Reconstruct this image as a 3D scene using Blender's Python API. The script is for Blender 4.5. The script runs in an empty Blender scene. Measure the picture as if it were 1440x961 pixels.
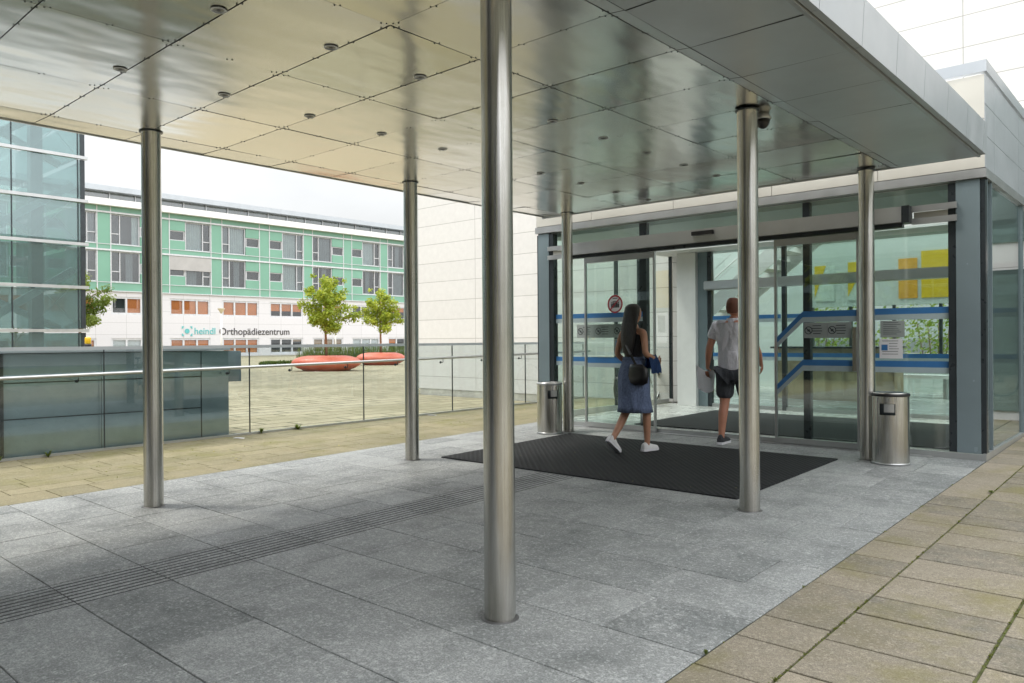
import bpy, bmesh, math, random
from mathutils import Vector, Matrix
random.seed(11)
SC = bpy.context.scene
COL = SC.collection
ORG = {}
DUMMY = Vector((0, 0, 0))

# ------------------------------------------------------------------ scene helpers
def tag(o, label=None, cat=None, group=None, kind=None):
    if label: o['label'] = label
    if cat: o['category'] = cat
    if group: o['group'] = group
    if kind: o['kind'] = kind
    return o

def thing(name, label, cat, loc=(0, 0, 0), group=None):
    o = bpy.data.objects.new(name, None)
    COL.objects.link(o)
    o.location = loc
    o.empty_display_size = 0.1
    ORG[o] = Vector(loc)
    return tag(o, label, cat, group)

def copy_tree(o, parent=None):
    c = o.copy()
    COL.objects.link(c)
    if parent is not None:
        c.parent = parent
    for ch in list(o.children):
        copy_tree(ch, c)
    return c

def link_mesh(name, me, mat, parent=None):
    o = bpy.data.objects.new(name, me)
    COL.objects.link(o)
    if parent is not None:
        o.parent = parent
        ORG[o] = ORG.get(parent, DUMMY)
    for m in (mat if isinstance(mat, (list, tuple)) else [mat]):
        me.materials.append(m)
    return o

class MB:
    """collects shapes given in world coordinates and links them as ONE mesh"""
    def __init__(self):
        self.bm = bmesh.new()
        self.tint = None
        self.mi = 0
    def face(self, pts):
        f = self.bm.faces.new([self.bm.verts.new(p) for p in pts])
        f.material_index = self.mi
        return f
    def hexa(self, p):
        v = [self.bm.verts.new(q) for q in p]
        for i in ((3, 2, 1, 0), (4, 5, 6, 7), (0, 1, 5, 4), (1, 2, 6, 5), (2, 3, 7, 6), (3, 0, 4, 7)):
            f = self.bm.faces.new([v[k] for k in i]); f.material_index = self.mi
        return self
    def box(self, x0, x1, y0, y1, z0, z1):
        return self.hexa([(x0, y0, z0), (x1, y0, z0), (x1, y1, z0), (x0, y1, z0),
                          (x0, y0, z1), (x1, y0, z1), (x1, y1, z1), (x0, y1, z1)])
    def obox(self, M, sx, sy, sz):
        pts = [M @ Vector((a * sx / 2, b * sy / 2, c * sz / 2)) for c in (-1, 1) for a, b in ((-1, -1), (1, -1), (1, 1), (-1, 1))]
        return self.hexa(pts)
    def beam(self, a, b, w, h, up=(0, 0, 1)):
        a, b = Vector(a), Vector(b)
        d = (b - a); L = d.length; d.normalize()
        s = d.cross(Vector(up))
        if s.length < 1e-4: s = d.cross(Vector((1, 0, 0)))
        s.normalize(); u = s.cross(d)
        M = Matrix((s, d, u)).transposed().to_4x4(); M.translation = (a + b) / 2
        return self.obox(M, w, L, h)
    def cyl(self, a, b, r0, r1=None, seg=20, caps=True):
        a, b = Vector(a), Vector(b)
        if r1 is None: r1 = r0
        d = (b - a).normalized()
        s = d.orthogonal().normalized(); t = d.cross(s)
        A, B = [], []
        for i in range(seg):
            c, q = math.cos(2 * math.pi * i / seg), math.sin(2 * math.pi * i / seg)
            A.append(self.bm.verts.new(a + (s * c + t * q) * r0)); B.append(self.bm.verts.new(b + (s * c + t * q) * r1))
        for i in range(seg):
            j = (i + 1) % seg
            f = self.bm.faces.new((A[i], A[j], B[j], B[i])); f.material_index = self.mi; f.smooth = True
        if caps:
            for c in (list(reversed(A)), B):
                f = self.bm.faces.new(c); f.material_index = self.mi
        return self
    def lathe(self, c, prof, seg=32, sx=1.0, sy=1.0, rot=0.0):
        c = Vector(c); rings = []
        for r, z in prof:
            ring = []
            for i in range(seg):
                a = 2 * math.pi * i / seg
                x, y = r * sx * math.cos(a), r * sy * math.sin(a)
                ring.append(self.bm.verts.new(c + Vector((x * math.cos(rot) - y * math.sin(rot), x * math.sin(rot) + y * math.cos(rot), z))))
            rings.append(ring)
        for A, B in zip(rings, rings[1:]):
            for i in range(seg):
                j = (i + 1) % seg
                f = self.bm.faces.new((A[i], A[j], B[j], B[i])); f.material_index = self.mi; f.smooth = True
        if prof[0][0] > 1e-4: self.bm.faces.new(list(reversed(rings[0]))).material_index = self.mi
        if prof[-1][0] > 1e-4: self.bm.faces.new(rings[-1]).material_index = self.mi
        return self
    def tube(self, path, r, seg=10, rs=None):
        path = [Vector(p) for p in path]; prev = None
        s = None
        for k, p in enumerate(path):
            d = (path[min(k + 1, len(path) - 1)] - path[max(k - 1, 0)]).normalized()
            if s is None: s = d.orthogonal().normalized()
            s = (s - d * s.dot(d)).normalized(); t = d.cross(s)
            rr = rs[k] if rs else r
            ring = [self.bm.verts.new(p + (s * math.cos(2 * math.pi * i / seg) + t * math.sin(2 * math.pi * i / seg)) * rr) for i in range(seg)]
            if prev:
                for i in range(seg):
                    j = (i + 1) % seg
                    f = self.bm.faces.new((prev[i], prev[j], ring[j], ring[i])); f.material_index = self.mi; f.smooth = True
            else:
                self.bm.faces.new(list(reversed(ring))).material_index = self.mi
            prev = ring
        self.bm.faces.new(prev).material_index = self.mi
        return self
    def loft(self, rings, seg=24):
        """rings: (centre, rx, ry) horizontal ellipses"""
        P = None; first = None
        for c, rx, ry in rings:
            R = [self.bm.verts.new(Vector(c) + Vector((rx * math.cos(2 * math.pi * i / seg), ry * math.sin(2 * math.pi * i / seg), 0))) for i in range(seg)]
            if P:
                for i in range(seg):
                    j = (i + 1) % seg
                    f = self.bm.faces.new((P[i], P[j], R[j], R[i])); f.smooth = True; f.material_index = self.mi
            else: first = R
            P = R
        self.bm.faces.new(list(reversed(first))).material_index = self.mi
        self.bm.faces.new(P).material_index = self.mi
        return self
    def ring(self, c, nrm, r, t, seg=20, depth=0.003):
        """flat annulus with a little thickness"""
        c = Vector(c); n = Vector(nrm).normalized(); s = n.orthogonal().normalized(); u = n.cross(s)
        lay = []
        for off in (0, depth):
            for rr in (r, r - t):
                lay.append([self.bm.verts.new(c + n * off + (s * math.cos(2 * math.pi * i / seg) + u * math.sin(2 * math.pi * i / seg)) * rr) for i in range(seg)])
        A, B, C_, D = lay
        for i in range(seg):
            j = (i + 1) % seg
            for q in ((C_[i], C_[j], D[j], D[i]), (A[j], A[i], B[i], B[j]), (A[i], A[j], C_[j], C_[i]), (B[j], B[i], D[i], D[j])):
                self.bm.faces.new(q).material_index = self.mi
        return self
    def build(self, name, mat, parent=None, bevel=0.0, normals=True, smooth=False):
        bm = self.bm
        if bevel > 0:
            es = [e for e in bm.edges if len(e.link_faces) == 2 and e.calc_face_angle(0) > 0.6]
            bmesh.ops.bevel(bm, geom=es, offset=bevel, segments=2, affect='EDGES', profile=0.6)
        if normals: bmesh.ops.recalc_face_normals(bm, faces=bm.faces)
        if smooth:
            for f in bm.faces: f.smooth = True
        if parent is not None:
            o = ORG.get(parent, DUMMY)
            bmesh.ops.translate(bm, verts=bm.verts, vec=-o)
        me = bpy.data.meshes.new(name)
        bm.to_mesh(me); bm.free()
        return link_mesh(name, me, mat, parent)

# ------------------------------------------------------------------ materials
class NT:
    def __init__(self, name):
        self.m = bpy.data.materials.new(name); self.m.use_nodes = True
        self.t = self.m.node_tree; self.t.nodes.clear()
        self.out = self.n('ShaderNodeOutputMaterial')
    def n(self, kind, **kw):
        nd = self.t.nodes.new(kind)
        for k, v in kw.items():
            if k in nd.inputs: nd.inputs[k].default_value = v
            else: setattr(nd, k, v)
        return nd
    def l(self, a, b): self.t.links.new(a, b)
    def coords(self, scale=(1, 1, 1), rot=(0, 0, 0), obj=True):
        tc = self.n('ShaderNodeTexCoord'); mp = self.n('ShaderNodeMapping')
        mp.inputs['Scale'].default_value = scale; mp.inputs['Rotation'].default_value = rot
        if obj:
            self.l(tc.outputs['Object'], mp.inputs[0])
        else:
            g = self.n('ShaderNodeNewGeometry'); self.l(g.outputs['Position'], mp.inputs[0])
        return mp.outputs[0]
    def noise(self, vec, scale, detail=4, rough=0.55, lo=0.3, hi=0.7, a=0.0, b=1.0):
        nz = self.n('ShaderNodeTexNoise', Scale=scale, Detail=detail, Roughness=rough)
        self.l(vec, nz.inputs['Vector'])
        mr = self.n('ShaderNodeMapRange')
        for k, v in zip(('From Min', 'From Max', 'To Min', 'To Max'), (lo, hi, a, b)): mr.inputs[k].default_value = v
        self.l(nz.outputs[0], mr.inputs[0])
        return mr.outputs[0]
    def mix(self, fac, a, b, blend='MIX'):
        mx = self.n('ShaderNodeMix', data_type='RGBA', blend_type=blend)
        for s, v in ((mx.inputs[0], fac), (mx.inputs[6], a), (mx.inputs[7], b)):
            if hasattr(v, 'is_output'): self.l(v, s)
            elif isinstance(v, (int, float)): s.default_value = v
            else: s.default_value = (*v, 1)
        return mx.outputs[2]
    def bump(self, h, strength=0.2, dist=0.01):
        b = self.n('ShaderNodeBump', Strength=strength, Distance=dist)
        self.l(h, b.inputs['Height'])
        return b.outputs[0]
    def bsdf(self, **kw):
        b = self.n('ShaderNodeBsdfPrincipled')
        for k, v in kw.items():
            k = k.replace('_', ' ')
            if hasattr(v, 'is_output'): self.l(v, b.inputs[k])
            elif k in ('Base Color',) and len(v) == 3: b.inputs[k].default_value = (*v, 1)
            else: b.inputs[k].default_value = v
        self.l(b.outputs[0], self.out.inputs[0])
        return b

MATS = {}
def simple(name, col, rough=0.5, metal=0.0, var=0.12, scale=6.0, bump=0.0, spec=0.5):
    if name in MATS: return MATS[name]
    k = NT(name)
    v = k.coords()
    n = k.noise(v, scale, 5)
    c = k.mix(n, [x * (1 - var) for x in col], [min(1, x * (1 + var)) for x in col])
    r = k.noise(v, scale * 2.3, 3, a=max(0.02, rough - 0.06), b=rough + 0.06)
    kw = dict(Base_Color=c, Roughness=r, Metallic=metal)
    if bump: kw['Normal'] = k.bump(k.noise(v, scale * 6, 4), bump, 0.005)
    b = k.bsdf(**kw)
    b.inputs['Specular IOR Level'].default_value = spec
    MATS[name] = k.m
    return k.m

def glass(name, tint, refl=0.05, gloss_tint=(1, 1, 1), power=5.0, body=None, body_fac=0.0, rough=0.0):
    """thin architectural glazing: tinted see-through plus a mirror layer that grows at grazing angles"""
    k = NT(name)
    lw = k.n('ShaderNodeLayerWeight', Blend=0.5)
    pw = k.n('ShaderNodeMath', operation='POWER'); k.l(lw.outputs['Facing'], pw.inputs[0]); pw.inputs[1].default_value = power
    mr = k.n('ShaderNodeMapRange'); k.l(pw.outputs[0], mr.inputs[0])
    mr.inputs['To Min'].default_value = refl; mr.inputs['To Max'].default_value = 0.95
    tr = k.n('ShaderNodeBsdfTransparent'); tr.inputs[0].default_value = (*tint, 1)
    gl = k.n('ShaderNodeBsdfGlossy'); gl.inputs['Color'].default_value = (*gloss_tint, 1); gl.inputs['Roughness'].default_value = rough
    base = tr.outputs[0]
    if body:
        df = k.n('ShaderNodeBsdfDiffuse')
        nz = k.noise(k.coords(), 1.3, 5)
        k.l(k.mix(nz, [c * 0.75 for c in body], [c * 1.25 for c in body]), df.inputs[0])
        ms = k.n('ShaderNodeMixShader'); ms.inputs[0].default_value = body_fac
        k.l(base, ms.inputs[1]); k.l(df.outputs[0], ms.inputs[2]); base = ms.outputs[0]
    mx = k.n('ShaderNodeMixShader'); k.l(mr.outputs[0], mx.inputs[0]); k.l(base, mx.inputs[1]); k.l(gl.outputs[0], mx.inputs[2])
    k.l(mx.outputs[0], k.out.inputs[0])
    return k.m

def mat_steel():
    k = NT('brushed_stainless_steel')
    v = k.coords((1, 1, 0.02))
    n = k.noise(v, 160, 2)
    dirt = k.noise(k.coords((1, 1, 0.35)), 5, 5, lo=0.45, hi=0.75)
    c = k.mix(n, (0.54, 0.53, 0.50), (0.66, 0.65, 0.62))
    c = k.mix(dirt, c, (0.42, 0.40, 0.35))
    r = k.noise(v, 90, 2, a=0.17, b=0.22)
    b = k.bsdf(Base_Color=c, Roughness=r, Metallic=1.0)
    tg = k.n('ShaderNodeTangent', direction_type='RADIAL', axis='Z')
    b.inputs['Anisotropic'].default_value = 0.97
    b.inputs['Anisotropic Rotation'].default_value = 0.25
    k.l(tg.outputs[0], b.inputs['Tangent'])
    return k.m

def mat_ceiling():
    k = NT('rolled_steel_ceiling_sheet')
    at = k.n('ShaderNodeAttribute', attribute_name='tint')
    v = k.coords((1, 1, 1))
    wav = k.noise(k.coords((1.0, 0.45, 1)), 2.1, 2, 0.5, lo=0.2, hi=0.8)
    stain_shade = k.noise(v, 0.8, 3, 0.5, lo=0.3, hi=0.8)
    c = k.mix(at.outputs['Fac'], (0.70, 0.695, 0.66), (0.80, 0.79, 0.75))
    c = k.mix(stain_shade, c, (0.74, 0.72, 0.66))
    ar = k.n('ShaderNodeMapRange'); k.l(at.outputs['Fac'], ar.inputs[0]); ar.inputs['To Min'].default_value = 0.15; ar.inputs['To Max'].default_value = 0.27
    r = ar.outputs[0]
    k.bsdf(Base_Color=c, Roughness=r, Metallic=1.0, Normal=k.bump(wav, 0.15, 0.06))
    return k.m

def mat_slab(name, lo, hi, speck, speck_amt, stain_shade, rough=0.75, fine=120, mid=11, stain_scale=0.9, moss=None, fleck=0.0):
    k = NT(name)
    at = k.n('ShaderNodeAttribute', attribute_name='tint')
    v = k.coords(obj=False)
    c = k.mix(at.outputs['Fac'], lo, hi)
    m = k.noise(v, mid, 6, 0.65, lo=0.32, hi=0.7)
    c = k.mix(m, c, [x * 0.80 for x in hi])
    veins = k.noise(k.coords((1, 1.5, 1), obj=False), 22, 8, 0.78, lo=0.52, hi=0.75)
    vm = k.n('ShaderNodeMath', operation='MULTIPLY'); k.l(veins, vm.inputs[0]); vm.inputs[1].default_value = speck_amt
    c = k.mix(vm.outputs[0], c, speck)
    f = k.noise(v, fine, 2, 0.6, lo=0.3, hi=0.7)
    fm = k.mix(f, (0.60, 0.60, 0.60), (1.36, 1.36, 1.36))
    c = k.mix(1.0, c, fm, 'MULTIPLY')
    s = k.noise(v, stain_scale, 6, 0.6, lo=0.46, hi=0.74)
    sm = k.n('ShaderNodeMath', operation='MULTIPLY'); k.l(s, sm.inputs[0]); sm.inputs[1].default_value = 0.7
    c = k.mix(sm.outputs[0], c, stain_shade)
    if fleck:
        fl = k.noise(v, 52, 3, 0.7, lo=0.54, hi=0.66, b=fleck); c = k.mix(fl, c, [min(1, x * 1.5) for x in speck])
        fd = k.noise(k.coords((1, 1, 1), (0, 0, 1.1), obj=False), 46, 3, 0.7, lo=0.55, hi=0.68, b=fleck); c = k.mix(fd, c, [x * 0.5 for x in lo])
    if moss:
        ms = k.noise(k.coords((1, 1, 1), (0, 0, 0.4), obj=False), 1.35, 7, 0.68, lo=0.50, hi=0.68, b=0.62); c = k.mix(ms, c, moss)
    h = k.noise(v, fine * 0.6, 4, 0.7)
    r = k.noise(v, 3.0, 4, a=rough - 0.14, b=rough + 0.08)
    k.bsdf(Base_Color=c, Roughness=r, Normal=k.bump(h, 0.25, 0.004))
    return k.m

def mat_brick(name, c1, c2, mortar, bw, rh, ms, rot=0.0, offset=0.0, freq=2, rough=0.6, axis=None, stain_shade=None, bumpy=0.3, bias=0.0, plain=0.1):
    """panel joints / paving drawn in object coordinates"""
    k = NT(name)
    tc = k.n('ShaderNodeTexCoord'); sp = k.n('ShaderNodeSeparateXYZ'); cb = k.n('ShaderNodeCombineXYZ')
    k.l(tc.outputs['Object'], sp.inputs[0])
    a = axis or 'XY'
    k.l(sp.outputs[a[0]], cb.inputs[0]); k.l(sp.outputs[a[1]], cb.inputs[1])
    mp = k.n('ShaderNodeMapping'); mp.inputs['Rotation'].default_value = (0, 0, rot); k.l(cb.outputs[0], mp.inputs[0])
    b = k.n('ShaderNodeTexBrick', offset=offset, offset_frequency=freq, squash=1.0)
    k.l(mp.outputs[0], b.inputs['Vector'])
    for nm, v in (('Scale', 1.0), ('Mortar Size', ms), ('Mortar Smooth', 0.1), ('Bias', bias), ('Brick Width', bw), ('Row Height', rh)): b.inputs[nm].default_value = v
    b.inputs['Color1'].default_value = (*c1, 1); b.inputs['Color2'].default_value = (*c2, 1); b.inputs['Mortar'].default_value = (*mortar, 1)
    v = k.coords()
    n = k.noise(v, 7, 6, 0.65)
    c = k.mix(1.0, b.outputs['Color'], k.mix(n, (1 - plain,) * 3, (1 + plain,) * 3), 'MULTIPLY')
    if stain_shade:
        s = k.noise(v, 0.45, 6, 0.62, lo=0.45, hi=0.7)
        c = k.mix(s, c, stain_shade)
    nb = k.n('ShaderNodeMath', operation='SUBTRACT'); nb.inputs[0].default_value = 1.0; k.l(b.outputs['Fac'], nb.inputs[1])
    k.bsdf(Base_Color=c, Roughness=k.noise(v, 5, 3, a=rough - 0.08, b=rough + 0.08), Normal=k.bump(nb.outputs[0], bumpy, 0.006))
    return k.m

def mat_mat():
    k = NT('black_ribbed_rubber')
    v1 = k.coords((1, 1, 1), (0, 0, math.radians(45)), obj=False)
    w1 = k.n('ShaderNodeTexWave', wave_type='BANDS', bands_direction='X', Scale=6.0); k.l(v1, w1.inputs[0])
    w2 = k.n('ShaderNodeTexWave', wave_type='BANDS', bands_direction='Y', Scale=6.0); k.l(v1, w2.inputs[0])
    mx = k.n('ShaderNodeMath', operation='MAXIMUM'); k.l(w1.outputs['Fac'], mx.inputs[0])
    hm = k.n('ShaderNodeMath', operation='MULTIPLY'); k.l(w2.outputs['Fac'], hm.inputs[0]); hm.inputs[1].default_value = 0.8
    k.l(hm.outputs[0], mx.inputs[1])
    dust = k.noise(v1, 3, 6, a=0.0, b=0.35)
    c = k.mix(mx.outputs[0], (0.003, 0.0035, 0.004), (0.017, 0.019, 0.021))
    c = k.mix(dust, c, (0.022, 0.023, 0.023))
    b = k.bsdf(Base_Color=c, Roughness=0.75, Normal=k.bump(mx.outputs[0], 0.9, 0.012)); b.inputs['Specular IOR Level'].default_value = 0.25
    return k.m

def mat_leaf(name, c1, c2):
    k = NT(name)
    at = k.n('ShaderNodeAttribute', attribute_name='tint')
    c = k.mix(at.outputs['Fac'], c1, c2)
    df = k.n('ShaderNodeBsdfPrincipled'); k.l(c, df.inputs['Base Color']); df.inputs['Roughness'].default_value = 0.55
    tl = k.n('ShaderNodeBsdfTranslucent'); k.l(k.mix(0.5, c, (0.25, 0.34, 0.03)), tl.inputs[0])
    mx = k.n('ShaderNodeMixShader'); mx.inputs[0].default_value = 0.42
    k.l(df.outputs[0], mx.inputs[1]); k.l(tl.outputs[0], mx.inputs[2]); k.l(mx.outputs[0], k.out.inputs[0])
    return k.m

def cloth(name, col, var=0.15):
    k = NT(name); v = k.coords((1, 1, 0.45))
    fold = k.noise(v, 9, 3, 0.5, lo=0.25, hi=0.75); weave = k.noise(k.coords(), 60, 4)
    c = k.mix(weave, [x * (1 - var) for x in col], [min(1, x * (1 + var)) for x in col])
    k.bsdf(Base_Color=c, Roughness=0.9, Normal=k.bump(fold, 0.75, 0.05))
    MATS[name] = k.m
    return k.m

def set_tint(o, values=None, rnd=None):
    """one number per face: the natural tone of a slab, sheet or leaf"""
    me = o.data
    at = me.attributes.new('tint', 'FLOAT', 'FACE')
    rnd = rnd or random
    vals = values if values else [rnd.random() for _ in me.polygons]
    at.data.foreach_set('value', vals)

M = {}
M['steel'] = mat_steel()
M['ceil'] = mat_ceiling()
M['granite'] = mat_slab('grey_granite', (0.145, 0.157, 0.155), (0.315, 0.328, 0.320), (0.55, 0.565, 0.55), 0.9, (0.085, 0.095, 0.093), 0.62, fleck=0.30, stain_scale=2.4, mid=7)
M['paver'] = mat_slab('beige_concrete_paver', (0.115, 0.110, 0.088), (0.285, 0.248, 0.185), (0.36, 0.33, 0.265), 0.45, (0.13, 0.115, 0.06), 0.85, moss=(0.165, 0.15, 0.04), fleck=0.3, fine=170, mid=9, stain_scale=1.6)
M['paver2'] = mat_slab('mossy_concrete_paver', (0.165, 0.148, 0.082), (0.25, 0.22, 0.13), (0.30, 0.27, 0.17), 0.35, (0.10, 0.095, 0.035), 0.88, moss=(0.13, 0.125, 0.03), fleck=0.3, fine=170, mid=9, stain_scale=1.1)
M['grout'] = simple('grey_mortar', (0.11, 0.112, 0.11), 0.9, var=0.25, scale=20)
M['moss'] = simple('mossy_joint_soil', (0.07, 0.08, 0.022), 0.95, var=0.5, scale=9)
M['plaza'] = mat_brick('plaza_paving', (0.30, 0.258, 0.168), (0.37, 0.322, 0.215), (0.08, 0.075, 0.04), 1.0, 0.5, 0.03, math.pi / 2, 0.37, 2, 0.85, stain_shade=(0.215, 0.19, 0.115), bumpy=0.2, plain=0.2)  # stain contrast also paints in the weak tower shadow on the plaza
M['ground'] = simple('grey_asphalt', (0.05, 0.05, 0.048), 0.9, var=0.3, scale=3)
M['wall'] = mat_brick('white_fibre_cement_cladding', (0.71, 0.70, 0.68), (0.68, 0.67, 0.65), (0.36, 0.35, 0.33), 2.06, 0.477, 0.006, axis='XZ', rough=0.5, bumpy=0.4, plain=0.045)
M['concrete'] = simple('pale_concrete', (0.50, 0.49, 0.44), 0.85, var=0.2, scale=4, bump=0.15)
M['alu'] = simple('satin_aluminium', (0.52, 0.53, 0.53), 0.34, 0.75, var=0.06, scale=3)
M['alu_pale'] = simple('pale_aluminium_sheet', (0.50, 0.535, 0.565), 0.38, 0.45, var=0.05, scale=1.6)
M['alu_blue'] = simple('blue_grey_powder_coat', (0.20, 0.255, 0.275), 0.22, 0.1, var=0.06, scale=2)
M['dark'] = simple('anthracite_frame', (0.035, 0.043, 0.048), 0.32, 0.2, var=0.2, scale=6)
M['fascia'] = simple('cream_aluminium_fascia', (0.66, 0.64, 0.57), 0.36, 0.35, var=0.05, scale=1.3)
M['white'] = simple('white_paint', (0.80, 0.80, 0.79), 0.5, var=0.03)
M['offwhite'] = simple('off_white_plaster', (0.72, 0.71, 0.69), 0.7, var=0.05, scale=0.5)
M['black'] = simple('black_plastic', (0.014, 0.014, 0.015), 0.35, var=0.2)
M['lens'] = simple('frosted_lamp_glass', (0.30, 0.29, 0.26), 0.18, var=0.2)
M['rubber'] = mat_mat()
M['blue'] = simple('blue_film', (0.05, 0.19, 0.44), 0.4, var=0.08)
M['paleblue'] = simple('pale_grey_film', (0.42, 0.52, 0.54), 0.4, var=0.08)
M['red'] = simple('red_print', (0.50, 0.05, 0.07), 0.45)
M['paper'] = simple('white_paper', (0.82, 0.82, 0.84), 0.7, var=0.03)
M['noticegrey'] = simple('grey_notice_film', (0.36, 0.40, 0.39), 0.5)
M['print'] = simple('dark_print', (0.04, 0.05, 0.055), 0.5)
M['glass'] = glass('clear_entrance_glass', (0.93, 0.97, 0.955), 0.075)
M['glass_green'] = glass('green_tinted_glass', (0.84, 0.925, 0.905), 0.08)
M['glass_rail'] = glass('railing_glass', (0.85, 0.885, 0.885), 0.05)
M['glass_side'] = glass('mirroring_side_glass', (0.68, 0.74, 0.74), 0.36)
M['glass_dark'] = glass('dark_enclosure_glass', (0.2, 0.25, 0.25), 0.30, (0.85, 0.95, 1.0), 4.0, (0.21, 0.285, 0.315), 1.0, 0.09)
M['window'] = glass('window_glass', (0.86, 0.89, 0.90), 0.09)
M['tower_glass'] = glass('tower_teal_glass', (0.64, 0.77, 0.77), 0.15, (0.9, 1, 1), 5.0, (0.13, 0.20, 0.21), 0.25)
M['soffit'] = simple('matt_blue_grey_soffit', (0.56, 0.60, 0.62), 0.36, 0.55, var=0.06, scale=1.2)
M['rust'] = simple('grey_drain_metal', (0.12, 0.12, 0.12), 0.5, 0.5)

# ------------------------------------------------------------------ camera, sky, sun
def setup_camera():
    cam = bpy.data.cameras.new('camera'); o = bpy.data.objects.new('camera', cam); COL.objects.link(o)
    yaw, pitch, roll = 0.72966, -0.0017, -0.0071
    f = Vector((-math.sin(yaw) * math.cos(pitch), math.cos(yaw) * math.cos(pitch), math.sin(pitch)))
    r = Vector((math.cos(yaw), math.sin(yaw), 0)); u = r.cross(f)
    c, s = math.cos(roll), math.sin(roll)
    r2 = c * r + s * u; u2 = -s * r + c * u
    mw = Matrix((r2, u2, -f)).transposed().to_4x4(); mw.translation = (2.581, -2.783, 1.379)
    o.matrix_world = mw
    cam.sensor_width = 36; cam.lens = 1073.1 / 1440 * 36
    cam.clip_start = 0.05; cam.clip_end = 2000
    SC.camera = o

SUN = Vector((-0.50, -0.30, 1.0)).normalized()
def setup_light():
    w = bpy.data.worlds.new('World'); SC.world = w; w.use_nodes = True
    t = w.node_tree; t.nodes.clear()
    out = t.nodes.new('ShaderNodeOutputWorld')
    sky = t.nodes.new('ShaderNodeTexSky'); sky.sky_type = 'NISHITA'; sky.sun_disc = False
    sky.sun_elevation = math.asin(SUN.z); sky.sun_rotation = math.atan2(SUN.x, SUN.y) % (2 * math.pi)
    sky.air_density = 1.5; sky.dust_density = 3.0
    b1 = t.nodes.new('ShaderNodeBackground'); b1.inputs[1].default_value = 0.08
    t.links.new(sky.outputs[0], b1.inputs[0])
    tc = t.nodes.new('ShaderNodeTexCoord'); mp = t.nodes.new('ShaderNodeMapping'); mp.inputs['Scale'].default_value = (1, 1, 2.2)
    t.links.new(tc.outputs['Generated'], mp.inputs[0])
    nz = t.nodes.new('ShaderNodeTexNoise'); nz.inputs['Scale'].default_value = 1.7; nz.inputs['Detail'].default_value = 5
    t.links.new(mp.outputs[0], nz.inputs['Vector'])
    cr = t.nodes.new('ShaderNodeMapRange'); t.links.new(nz.outputs[0], cr.inputs[0])
    for k_, v_ in zip(('From Min', 'From Max', 'To Min', 'To Max'), (0.3, 0.7, 0.72, 1.14)): cr.inputs[k_].default_value = v_
    b2 = t.nodes.new('ShaderNodeBackground'); b2.inputs[0].default_value = (0.975, 0.98, 0.99, 1)
    sp = t.nodes.new('ShaderNodeSeparateXYZ'); t.links.new(tc.outputs['Generated'], sp.inputs[0])
    gr = t.nodes.new('ShaderNodeMapRange'); t.links.new(sp.outputs['Z'], gr.inputs[0])
    for k_, v_ in zip(('From Min', 'From Max', 'To Min', 'To Max'), (0.0, 1.0, 0.31, 1.30)): gr.inputs[k_].default_value = v_
    mu = t.nodes.new('ShaderNodeMath'); mu.operation = 'MULTIPLY'; t.links.new(cr.outputs[0], mu.inputs[0]); t.links.new(gr.outputs[0], mu.inputs[1])
    dt = t.nodes.new('ShaderNodeVectorMath'); dt.operation = 'DOT_PRODUCT'; t.links.new(tc.outputs['Generated'], dt.inputs[0]); dt.inputs[1].default_value = (0.85, -0.52, 0.0)
    az = t.nodes.new('ShaderNodeMapRange'); t.links.new(dt.outputs['Value'], az.inputs[0])      # sky brightened towards the street side, added to lift the canopy shade
    for k_, v_ in zip(('From Min', 'From Max', 'To Min', 'To Max'), (-0.9, 0.9, 1.08, 2.25)): az.inputs[k_].default_value = v_
    m2 = t.nodes.new('ShaderNodeMath'); m2.operation = 'MULTIPLY'; t.links.new(mu.outputs[0], m2.inputs[0]); t.links.new(az.outputs[0], m2.inputs[1])
    t.links.new(m2.outputs[0], b2.inputs[1])
    mx = t.nodes.new('ShaderNodeMixShader'); mx.inputs[0].default_value = 0.86
    t.links.new(b1.outputs[0], mx.inputs[1]); t.links.new(b2.outputs[0], mx.inputs[2]); t.links.new(mx.outputs[0], out.inputs[0])
    L = bpy.data.lights.new('sun', 'SUN'); L.energy = 1.05; L.angle = math.radians(10.0); L.color = (1.0, 0.94, 0.84)
    o = bpy.data.objects.new('sun', L); COL.objects.link(o)
    o.rotation_euler = SUN.to_track_quat('Z', 'Y').to_euler(); o.location = (-20, -15, 40)
    SC.view_settings.view_transform = 'Standard'; SC.view_settings.look = 'None'
    SC.view_settings.exposure = 1.12; SC.view_settings.gamma = 1.0; SC.view_settings.use_curve_mapping = False
    SC.cycles.use_denoising = True; SC.cycles.denoiser = 'OPENIMAGEDENOISE'
    SC.cycles.max_bounces = 10; SC.cycles.transparent_max_bounces = 24; SC.cycles.glossy_bounces = 5
    SC.cycles.diffuse_bounces = 4; SC.cycles.sample_clamp_indirect = 6.0; SC.cycles.caustics_reflective = False
    SC.cycles.use_adaptive_sampling = True; SC.cycles.adaptive_threshold = 0.015
    SC.render.film_transparent = False
setup_camera(); setup_light()

def gz(y): return 0.0162 * y          # the walk rises gently to the door
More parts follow.
